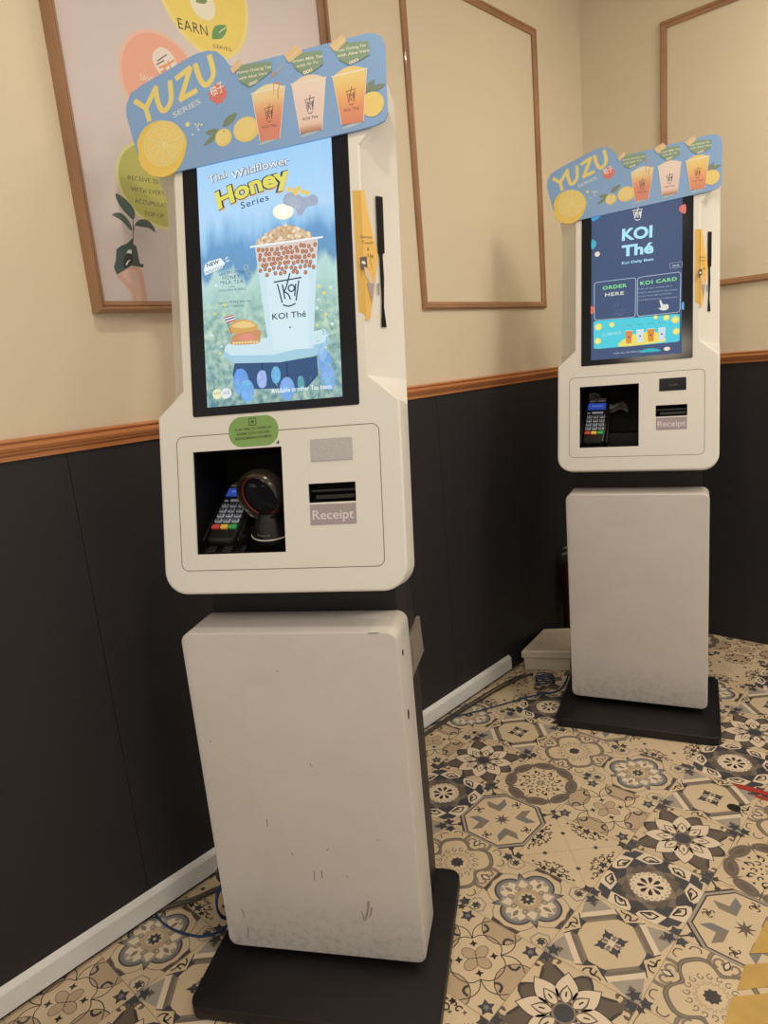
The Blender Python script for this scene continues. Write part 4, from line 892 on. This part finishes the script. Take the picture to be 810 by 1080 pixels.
def display_two(root):
    cv = Canvas(HP, .000005, em=True, d0=.0016)
    cv.poly((72, 88, 122), [(-.134, .3565), (.134, .3565), (.134, .8350), (-.134, .8350)])
    cv.poly((62, 160, 216), ccurve([(-0.1334,0.8323), (-0.1036,0.8298), (-0.1091,0.8122), (-0.1220,0.8037), (-0.1333,0.8040)], 4)); cv.poly((226, 120, 104), ccurve([(0.1428,0.8076), (0.1288,0.8050), (0.1241,0.7956), (0.1312,0.7853), (0.1429,0.7813)], 4))
    cv.poly((72, 176, 196), ccurve([(-0.1331,0.7432), (-0.1217,0.7372), (-0.1191,0.7261), (-0.1242,0.7162), (-0.1340,0.7145)], 4)); cv.ell((236, 220, 200), (-0.1159,0.6948), .008)
    cv.poly((222, 110, 90), ccurve([(-0.1349,0.5309), (-0.1250,0.5233), (-0.1250,0.5110), (-0.1348,0.5052)], 4)); cv.poly((100, 170, 220), ccurve([(0.1396,0.5116), (0.1336,0.5073), (0.1332,0.4946), (0.1393,0.4878)], 4))
    q = [(-0.0108,0.7825), (0.0217,0.7797), (0.0215,0.8263), (-0.0110,0.8294)]
    logo_marks(cv, lambda u, v: quadpt(q, u, v), (236, 232, 222), .0022, (.1, .85, .08, .75))
    cy = (176, 232, 250)
    cv.text(cy, 'KOI', (-0.0414,0.7268), (0.0482,0.7243), .036, bold=.035); cv.text(cy, 'Thé', (-0.0422,0.6766), (0.0523,0.6752), .034, bold=.035)
    cv.text(cy, 'Koi Daily Best', (-0.0411,0.6513), (0.0524,0.6515), .008, bold=.02)
    def rr(a, b, c, d, col, w=.0016):
        pts = []; Qd = [d, c, b, a]
        for u, v in rrect(0, 1, 0, 1, .07, 4): pts.append(quadpt(Qd, u, v))
        cv.stroke(col, pts, w, True)
    rr((0.0994,0.6345), (0.1343,0.6357), (0.1344,0.6194), (0.0995,0.6192), (170, 180, 200), .001); cv.text((220, 226, 236), '中文', (0.1071,0.6222), (0.1269,0.6225), .006)
    rr((-0.1253,0.6045), (0.0009,0.6047), (-0.0006,0.4813), (-0.1239,0.4842), (190, 206, 224)); rr((0.0058,0.6041), (0.1307,0.6047), (0.1285,0.4824), (0.0054,0.4822), (190, 206, 224))
    gr = (140, 224, 150)
    cv.text(gr, 'ORDER', (-0.0990,0.5787), (-0.0258,0.5789), .011, bold=.03, spacing=1.15); cv.text((206, 214, 200), 'HERE', (-0.0918,0.5566), (-0.0347,0.5559), .011, bold=.03, spacing=1.15)
    cv.text(gr, 'KOI CARD', (0.0138,0.5791), (0.1196,0.5802), .011, bold=.03, spacing=1.15)
    for i, t_ in enumerate(('TOP-UP GET MORE GIFT!', 'CHECK BALANCE & VOUCHERS', 'YOUR FAVOURITE DRINKS', 'CONVERT POINTS TO REWARDS')):
        cv.text((170, 180, 204), t_, EAx(428, 602+i*22), EAx(630+(i % 2)*30, 582+i*22), .0042)
    cv.poly((222, 226, 214), ccurve([(0.0661,0.5013), (0.0743,0.5024), (0.0699,0.5235), (0.0742,0.5250), (0.0810,0.5109), (0.0934,0.5105), (0.0963,0.4988), (0.0878,0.4926), (0.0763,0.4940)], 3))
    cv.stroke((96, 112, 150), ellp((-0.0571,0.5271), .006, n=14), .0014, True); cv.stroke((96, 112, 150), ellp((-0.0445,0.5019), .013, .009, n=16), .0014, True); cv.stroke((96, 112, 150), [(-0.0671,0.4966), (-0.0369,0.4958)], .0014)
    b4 = [(-0.1256,0.3919), (0.1281,0.3923), (0.1286,0.4773), (-0.1270,0.4818)]
    cv.poly((84, 206, 222), [quadpt(b4, u, v) for u, v in rrect(0, 1, 0, 1, .05, 3)])
    cv.poly((236, 220, 110), ccurve([quadpt(b4, .3, .02), quadpt(b4, .42, .35), quadpt(b4, .7, .45), quadpt(b4, .85, .1), quadpt(b4, .7, .02)], 4))
    for u, v, r in ((.06, .78, .011), (.22, .82, .008), (.05, .28, .010), (.95, .80, .011), (.85, .9, .009), (.96, .38, .010), (.73, .95, .006)): cv.ell((240, 222, 90), quadpt(b4, u, v), r, n=16); cv.ell((246, 236, 150), quadpt(b4, u, v), r*.6, n=12)
    cv.text((150, 222, 226), 'SUMMER', quadpt(b4, .10, .42), quadpt(b4, .34, .46), .010, bold=.02)
    for u, c_ in ((.42, (220, 140, 70)), (.55, (210, 226, 236)), (.675, (222, 140, 60)), (.80, (206, 222, 236))):
        k = [quadpt(b4, u-.03, .10), quadpt(b4, u+.03, .10), quadpt(b4, u+.042, .55), quadpt(b4, u-.042, .55)]
        cv.poly(c_, k); cv.stroke((236, 240, 236), [k[3], k[2]], .0016); cv.ell((90, 80, 90), quadpt(k, .5, .5), .0028, n=8); cv.text((90, 110, 90), 'NEW', quadpt(b4, u-.035, .72), quadpt(b4, u+.035, .72), .0035)
    cv.text((190, 200, 214), 'FOR ALL PAYMENTS', (-0.0631,0.3703), (0.0157,0.3707), .005)
    cv.poly((60, 176, 190), ccurve([(0.0132,0.3688), (0.0230,0.3763), (0.0450,0.3790), (0.0643,0.3762), (0.0749,0.3685), (0.0450,0.3676)], 4)); cv.ell((240, 222, 200), (0.0922,0.3736), .009, .006)
    return tag(head_obj(cv.build('display'), root), 'lit dark blue start page')
Q6 = [(-0.2061,0.9176), (0.1888,0.8445), (0.1915,0.3419), (-0.2043,0.3763)]
def EAx(x, y): return quadpt(Q6, x/800, y/1000)

def copy_tree(o, parent=None):
    c = o.copy(); C.objects.link(c); c.parent = parent
    for ch in list(o.children):
        copy_tree(ch, c)
    return c
k2 = copy_tree(k1)
k2.location = (0.52738, 1.99726, 0); k2.rotation_euler = (0, 0, 0.33335)
k2['label'] = 'farther white kiosk in the corner with a dark blue start page on its screen'
d1 = display_one(k1); d2 = display_two(k2)

# scuffs and scratches in the near kiosk's front panel
cv = Canvas(lambda u, v, d: (u, -.0847-d, v), .00005, d0=.0002)
M_scuff = mat('dark_scuff', alb(96, 80, 64), .6); M_smear = mat('brown_smear', alb(142, 124, 102), .6)
for a, b in (((-0.0009,0.2548), (-0.0027,0.2318)), ((0.0155,0.2561), (0.0145,0.2389)), ((-0.0878,0.3687), (-0.0885,0.3500)), ((0.0303,0.3041), (0.0358,0.3082)), ((0.0673,0.2490), (0.0677,0.2443)), ((-0.1852,0.5408), (-0.1840,0.5373)), ((0.1390,0.3374), (0.1403,0.3339)), ((-0.0436,0.2940), (-0.0427,0.2875)), ((0.0190,0.4977), (0.0216,0.4916)), ((-0.0248,0.6946), (-0.0220,0.6905))): cv.stroke(M_scuff, [a, b], .0014)
for a, b, w_ in (((0.1070,0.1928), (0.0958,0.1467), .004), ((0.1116,0.1790), (0.1050,0.1544), .003), ((0.0894,0.1673), (0.0924,0.1464), .002), ((-0.1672,0.1022), (-0.1685,0.0797), .002), ((-0.1737,0.1469), (-0.1710,0.1271), .0015)): cv.stroke(M_smear, curve([a, mix(a, (b[0]+.003, b[1]), .5), b], 4), w_)
cv.stroke(M_recess, [(0.1612,0.7683), (0.1824,0.7689)], .0012)
pnl = [c for c in k1.children if c.name.startswith('front_panel')][0]
so = cv.build('front_panel_marks'); import bmesh
pm = pnl.data.copy(); pnl.data = pm; n0 = len(pm.materials)
for m_ in so.data.materials: pm.materials.append(m_)
so.data.polygons.foreach_set('material_index', [q.material_index+n0 for q in so.data.polygons])
bm = bmesh.new(); bm.from_mesh(pm); bm.from_mesh(so.data); bm.to_mesh(pm); bm.free(); bpy.data.objects.remove(so)


# near kiosk only: green sticker and silver blanking plate
cv = Canvas(HP, .0001, d0=.0002)
gp = rrect(-.0930, .0070, .2770, .3340, .026, 7)
cv.poly((118, 148, 76), gp)
for i, (t_, x0, x1) in enumerate((('SCAN HERE TO ORDER OR', -.080, -.006), ('REDEEM YOUR E-VOUCHER', -.076, -.010), ('BEFORE MAKING PAYMENT', -.080, -.006))):
    cv.text((44, 58, 34), t_, (x0, .3075-i*.0085), (x1, .3092-i*.0085), .0048, bold=.01)
cv.stroke((44, 58, 34), rrect(-.051, -.037, .317, .330, .002, 2), .0012, True); cv.stroke((44, 58, 34), [(-.0475, .3235), (-.0405, .3235)], .002); cv.stroke((44, 58, 34), [(-.044, .320), (-.044, .327)], .0016)
cv.poly((30, 30, 26), [(.0012, .2795), (.0070, .2795), (.0070, .2860)])
tag(head_obj(cv.build('green_sticker'), k1), 'rounded green notice sticker')
mb = MB(); slab(mb, lambda i: rrect(.0685+i, .1482-i, .2420+i, .2825-i, .001, 2), .0002, .0022, .0005, HP)
head_obj(mb.build('blanking_plate', M_chrome), k1)
# far kiosk only: small black scanner window
mb = MB(); slab(mb, lambda i: rrect(.0705+i, .1475-i, .2440+i, .2830-i, .001, 2), .0002, .0012, .0004, HP)
sw = head_obj(mb.build('scanner_window', M_glossy), k2)
cv = Canvas(HP, .0001, d0=.0013); cv.text((96, 92, 90), 'SCAN', (.098, .259), (.122, .259), .006); w_ = cv.build('window_mark', sw)

# ---------------------------------------------------------------- card terminals
def head_frame_world(root, u, b, v):
    t = root.rotation_euler[2]; y = HY+v*sin(TILT)+b*cos(TILT); z = HZ+v*cos(TILT)-b*sin(TILT)
    return Vector((root.location[0]+cos(t)*u-sin(t)*y, root.location[1]+sin(t)*u+cos(t)*y, z))
def card_terminal(label):
    """body lies in its own frame: x across, z up the keypad, -y towards the viewer"""
    r = thing('card_terminal', label, 'card terminal')
    mb = MB()
    def sec(z, w, y0, y1, rr_=.006): return [(x, y, z) for x, y in rrect(-w, w, y0, y1, rr_, 3)]
    mb.loft([sec(-.062, .022, .0, .020), sec(-.058, .030, -.004, .028), sec(-.02, .0325, -.003, .030), sec(.045, .035, -.003, .034), sec(.060, .036, -.006, .036), sec(.104, .035, -.008, .036), sec(.112, .030, -.004, .032)])
    mb.build('body', M_plastic, r, smooth=True, sharp=40)
    mb = MB()
    mb.box(-.040, -.034, -.001, .03, -.06, .05, .002).box(.034, .040, -.001, .03, -.06, .05, .002).box(-.046, .046, .022, .050, -.088, -.050, .004).box(-.028, -.008, .010, .03, -.082, -.064, .002).box(.006, .026, .010, .03, -.082, -.064, .002)
    mb.build('cradle', M_plastic, r)
    cv = Canvas(lambda u, v, d: (u, -.0085-d, v), .0001, em=True)
    cv.poly((44, 66, 150), [(-.026, .060), (.026, .060), (.026, .086), (-.026, .086)]); cv.text((120, 150, 220), 'WELCOME', (-.016, .072), (.016, .072), .006)
    cv.build('screen', r)
    cv = Canvas(lambda u, v, d: (u, -.0085-d, v), .0001)
    cv.poly((92, 84, 76), [(-.026, .090), (.026, .092), (.026, .106), (-.020, .105)]); cv.poly((170, 160, 146), [(-.024, .091), (-.006, .091), (-.006, .096), (-.024, .096)]); cv.poly((176, 168, 156), [(.002, .091), (.022, .092), (.022, .098), (.002, .097)])
    cv.poly((150, 130, 116), [(-.010, .099), (.0, .099), (.0, .104), (-.010, .104)])
    cv.text((190, 186, 180), 'VISA', (.004, .100), (.022, .1005), .004)
    cv.build('logo_strip', r)
    cv = Canvas(lambda u, v, d: (u, -.0045-d, v), .0001)
    kw = mat('pale_key_legend', alb(176, 180, 196), .4)
    mb_k = []
    for row in range(4):
        for c in range(3):
            x, z = (c-1)*.0185, .034-row*.0150
            mb = MB(); mb.box(x-.0072, x+.0072, -.0085, -.003, z-.0048, z+.0048, .0012)
            k = mb.build('key', kw, r)
            lg = '123456789*0#'[row*3+c]
            cv2 = Canvas(lambda u, v, d: (u, -.0086-d, v), .0001); cv2.poly((52, 54, 70), [(x-.0056, z-.0034), (x+.0056, z-.0034), (x+.0056, z+.0036), (x-.0056, z+.0036)]); cv2.text((210, 214, 226), lg, (x-.0014, z-.0022), (x+.0014, z-.0022), .0046)
            cv2.build('key_legend', k)
    for c, (nm, col) in enumerate((('cancel_key', (190, 66, 56)), ('clear_key', (214, 170, 60)), ('enter_key', (60, 150, 84)))):
        x, z = (c-1)*.0185, -.028
        mb = MB(); mb.box(x-.0080, x+.0080, -.0088, -.003, z-.0052, z+.0052, .0012); k = mb.build('key', ink(*col), r)
        tag(k, {'cancel_key': 'red key', 'clear_key': 'yellow key', 'enter_key': 'green key'}[nm])
    mb = MB(); mb.box(-.013, .020, -.0062, -.003, .048, .0545, .001).box(-.026, -.018, -.0062, -.003, .048, .0525, .001)
    mb.build('function_key', kw, r)
    for ch in r.children:
        pass
    return r
def place_head(o, root, u, b, v, roll_=0, lean=0, yaw_=0, s=1):
    base = Matrix.Rotation(root.rotation_euler[2], 4, 'Z') @ Matrix.Rotation(-TILT, 4, 'X')
    o.matrix_world = Matrix.Translation(head_frame_world(root, u, b, v)) @ base @ Matrix.Rotation(yaw_, 4, 'Z') @ Matrix.Rotation(roll_, 4, 'Y') @ Matrix.Rotation(lean, 4, 'X') @ Matrix.Scale(s, 4)
t1 = card_terminal('black card terminal beside the round scanner in the near kiosk recess'); t1['group'] = 'card terminals in the kiosks'
t2 = copy_tree(t1); t2['label'] = 'card terminal standing alone in the far kiosk recess'
place_head(t1, k1, -.128, .062, .142, .03, -.82, 0, .98)
place_head(t2, k2, -.128, .052, .148, .02, -.60, 0, 1.1)

# ---------------------------------------------------------------- round scanner in the near recess
sc_ = thing('barcode_scanner', 'round black presentation scanner with a red ring inside the near kiosk', 'scanner')
M_hood = mat('smoky_brown_plastic', (.030, .026, .023, 1), .22, spec=.6)
mb = MB(); ax = Vector((-.25, -1, -.05))
lathe(mb, [(.026, -.030), (.036, -.026), (.0425, -.012), (.0435, .002), (.0415, .010), (.038, .014), (.036, .012), (.0352, .004), (.0345, -.006)], (0, 0, 0), 40, ax)
mb.build('hood', M_hood, sc_, smooth=True, sharp=50)
mb = MB(); axr = ax.normalized(); s_ = axr.orthogonal().normalized(); w_ = axr.cross(s_)
mb.loft([[axr*(.0035+.0011*sin(b))+(s_*cos(a)+w_*sin(a))*(.0338+.0013*cos(b)) for b in [2*pi*j/8 for j in range(8)]] for a in [2*pi*k/48 for k in range(49)]], cap0=False, cap1=False); mb.build('red_ring', mat('red_translucent_ring', (.30, .035, .025, 1), .3), sc_, smooth=True)
mb = MB(); lathe(mb, [(.0342, -.004), (.0342, .0), (.001, .0)], (0, 0, 0), 36, ax); wn = mb.build('scan_window', M_glossy, sc_)
axn = ax.normalized(); sxn = Vector((0, 0, 1)).cross(axn).normalized()*-1; szn = axn.cross(sxn)*-1
if szn.z < 0: szn = -szn
if sxn.x < 0: sxn = -sxn
def scm(u, v, d): return Vector((0, 0, 0))+sxn*u+szn*v+axn*(.0005+d)
cv = Canvas(scm, .0001); cv.text((140, 136, 130), 'SCAN', (-.018, .017), (-.008, .017), .002); cv.text((140, 136, 130), 'CODE', (-.018, .014), (-.006, .014), .002); cv.text((120, 116, 110), 'HERE', (.004, .016), (.012, .016), .002)
cv.build('window_mark', wn)
mb = MB(); lathe(mb, [(.030, -.078), (.036, -.076), (.036, -.066), (.030, -.050), (.022, -.038), (.018, -.030)], (.006, .004, 0), 32); mb.build('stand', M_plastic, sc_, smooth=True, sharp=50)
mb = MB(); mb.loft([[(.006+r_*cos(a), .004+r_*sin(a), z) for r_, z in ((.0362, -.0655), (.0372, -.0655), (.0372, -.0675), (.0362, -.0675))] for a in [pi+.3+(pi-.45)*k/20 for k in range(21)]]); mb.build('white_strip', mat('white_plastic', alb(220, 216, 208), .4), sc_)
def stm(u, v, d):
    a = u/.0345-pi/2-.1; return (.006+(.0345+d)*cos(a), .004+(.0345+d)*sin(a), v)
cv = Canvas(stm, .0001, d0=.0008); cv.text((150, 148, 144), 'Honeywell', (-.012, -.0595), (.010, -.0595), .0032); cv.build('maker_name', sc_)
place_head(sc_, k1, -.049, .040, .186, 0, .42, 0, 1.2)

# grey plastic sheet draped behind the far terminal
mb = MB(); rnd = random.Random(2); g = []
for i in range(9):
    row = []
    for j in range(7):
        u = i/8; v = j/6
        x = -.060+u*.125; z = .012*sin(u*9)+v*.042*(1-.5*u)-u*.034+rnd.uniform(-.003, .003); row.append((x, .004*sin(u*14+v*5)+rnd.uniform(-.003, .003), z))
    g.append(row)
fs = [(i*7+j, (i+1)*7+j, (i+1)*7+j+1, i*7+j+1) for i in range(8) for j in range(6)]
mb.add([p for r_ in g for p in r_], fs); mb.add([(p[0], p[1]+.0012, p[2]) for r_ in g for p in r_], fs)
ps = mb.build('plastic_sheet', mat('grey_crumpled_plastic', (.10, .095, .09, 1), .3, bump=.5, bscale=60), None, smooth=True)
tag(ps, 'crumpled grey plastic sheet draped over the far card terminal', 'plastic sheet')
place_head(ps, k2, -.095, .108, .225)

# ---------------------------------------------------------------- things on the floor
# cable box by the wall
bxq = [(.050, 2.005), (.213, 2.098), (.125, 2.325), (.010, 2.245)]
M_box = mat('beige_plastic_box', alb(196, 180, 146), .5, var=.12, vscale=14)
bx = thing('cable_junction_box', 'beige lidded cable box on the floor behind the far kiosk', 'box', (.11, 2.16, 0))
def bq(s_, z): 
    cx_, cy_ = .0995, 2.168; return [((x-cx_)*s_+cx_-.11, (y-cy_)*s_+cy_-2.16, z) for x, y in bxq]
MB().loft([bq(.90, .002), bq(.94, .062)]).build('box_body', M_box, bx)
MB().loft([bq(1.0, .060), bq(1.0, .082), bq(.96, .088)]).build('lid', M_box, bx)
# fire extinguisher, mostly behind the kiosk
ex = thing('fire_extinguisher', 'dark red fire extinguisher standing against the wall behind the far kiosk', 'fire extinguisher', (.066, 2.400, 0))
mb = MB(); lathe(mb, [(.036, .001), (.042, .008), (.042, .30), (.036, .335), (.020, .352), (.014, .360), (.014, .375)], (0, 0, 0), 24); mb.build('cylinder', mat('dark_red_enamel', (.05, .009, .008, 1), .35), ex, smooth=True, sharp=50)
mb = MB(); mb.box(-.012, .012, -.014, .014, .372, .395, .002).box(-.006, .006, -.075, .010, .395, .402, .002).box(-.006, .006, -.06, .008, .418, .424, .002).box(-.006, .006, .004, .012, .395, .424, .002); mb.build('valve_handle', M_metal, ex)
mb = MB(); tube(mb, [(0, .012, .385), (0, .045, .37), (.0, .055, .30), (0, .052, .16)], .006, 8); mb.build('hose', M_plastic, ex, smooth=True)
# cables
def P3(p, z): return (p[0], p[1], z)
mb = MB(); tube(mb, [P3((0.0070,1.4728), .004), P3((0.0458,1.5686), .004), P3((0.0820,1.6324), .004), P3((0.1355,1.7332), .004), P3((0.1925,1.8467), .005), P3((0.2508,1.9369), .005), P3((0.2320,2.0438), .02)], .0026, 8)
c_ = (0.1701,1.9669)
ring_ = []
for k in range(0, 61): a = k*pi/10; ring_.append((c_[0]+(.033+.004*sin(k*1.7))*cos(a), c_[1]+(.033+.004*cos(k*1.3))*sin(a)+.005, .004+k*.0004))
tube(mb, ring_, .0026, 8, sub=2)
tag(mb.build('network_cable', M_blue, None, smooth=True), 'blue network cable coiled on the floor between the two kiosks', 'cable', 'blue network cables')
mb = MB(); tube(mb, [P3((-0.0675,0.4314), .004), P3((0.0040,0.4254), .004), P3((0.0662,0.4227), .004), P3((0.1212,0.4373), .004), P3((0.1644,0.4603), .004), P3((0.1831,0.5018), .004), P3((0.1628,0.5533), .006), P3((0.1553,0.5921), .04)], .0028, 8)
b0 = (0.1724,0.5144)
for dx, z1, r_ in ((0, .10, .022), (.008, .085, .026)):
    mb_pts = []
    for k in range(0, 31): a = k*pi/15; mb_pts.append((b0[0]+dx+.012*cos(a)*.4, b0[1]+.01+r_*cos(a), .055+.045*sin(a)+.0045))
    tube(mb, mb_pts, .0026, 8, sub=2)
tag(mb.build('network_cable', M_blue, None, smooth=True), 'blue network cable looped on the floor left of the near kiosk', 'cable', 'blue network cables')
mb = MB(); tube(mb, [P3((0.0080,0.4357), .005), P3((0.0199,0.4596), .006), P3((0.0487,0.5077), .007), P3((0.0659,0.5593), .007), P3((0.0887,0.6001), .007), P3((0.1135,0.6228), .007)], .0062, 10)
c_ = (0.0548,0.5667); pts_ = [(c_[0]+.0, c_[1]+.02*cos(k*pi/8)+.03, .030+.022*sin(k*pi/8)) for k in range(17)]
tube(mb, pts_, .0055, 8, sub=2)
tag(mb.build('power_cable', M_grey, None, smooth=True), 'thick grey power cable looped behind the near kiosk', 'cable', 'grey power cables')
mb = MB(); tube(mb, [(.034, 1.20, .006), (.036, 1.45, .005), (.045, 1.62, .005), (.060, 1.80, .006), (.075, 1.92, .005), (.10, 2.00, .006)], .0045, 8); tube(mb, [(.026, 1.22, .004), (.027, 1.5, .004), (.034, 1.7, .004), (.05, 1.88, .004), (.075, 1.99, .004)], .003, 8)
tag(mb.build('power_cable', M_grey, None, smooth=True), 'thin grey power cable running along the foot of the left wall', 'cable', 'grey power cables')

# yellow floor tape, red smear, black sticker
def flat(name, col, polys, label, cat, z=.0009, group=None, rough=.5, th=.0006):
    mb = MB()
    for p in polys: mb.loft([[(x, y, zz) for x, y in p] for zz in (z, z+th)])
    o = mb.build(name, mat(name+'_paint', alb(*col), rough, var=.12, vscale=25)); return tag(o, label, cat, group)
yt = (182, 144, 72)
flat('floor_tape', yt, [[(1.1230,1.2500), (1.1522,1.2951), (1.1939,1.2062), (1.1208,1.1439)]], 'topmost small yellow tape patch at the right edge of the floor', 'floor tape', group='yellow floor tape')
flat('floor_tape', yt, [[(1.1215,1.1100), (1.1965,1.1795), (1.2219,1.1389), (1.1262,1.0403)]], 'middle yellow tape strip on the floor at the right edge', 'floor tape', group='yellow floor tape')
flat('floor_tape', yt, [[(1.1236,1.0203), (1.2258,1.1210), (1.2795,1.0068), (1.1374,0.8716)]], 'largest yellow tape piece, lowest in the right corner of the floor', 'floor tape', group='yellow floor tape')
flat('red_tape_scrap', (160, 52, 40), [[(0.9137,1.7095), (0.9389,1.7165), (0.9764,1.7216), (1.0142,1.7222), (1.0186,1.7047), (0.9772,1.7011), (0.9400,1.6958)], [(0.9796,1.6924), (1.0169,1.6933), (1.0201,1.6806), (0.9851,1.6809)]], 'narrow red tape scrap on the patterned floor at right', 'tape')
c_ = (0.9531,1.6027); flat('floor_sticker', (28, 24, 22), [ellp(c_, .017, .015, 0, 24)], 'small round black sticker stuck on the patterned floor', 'sticker')
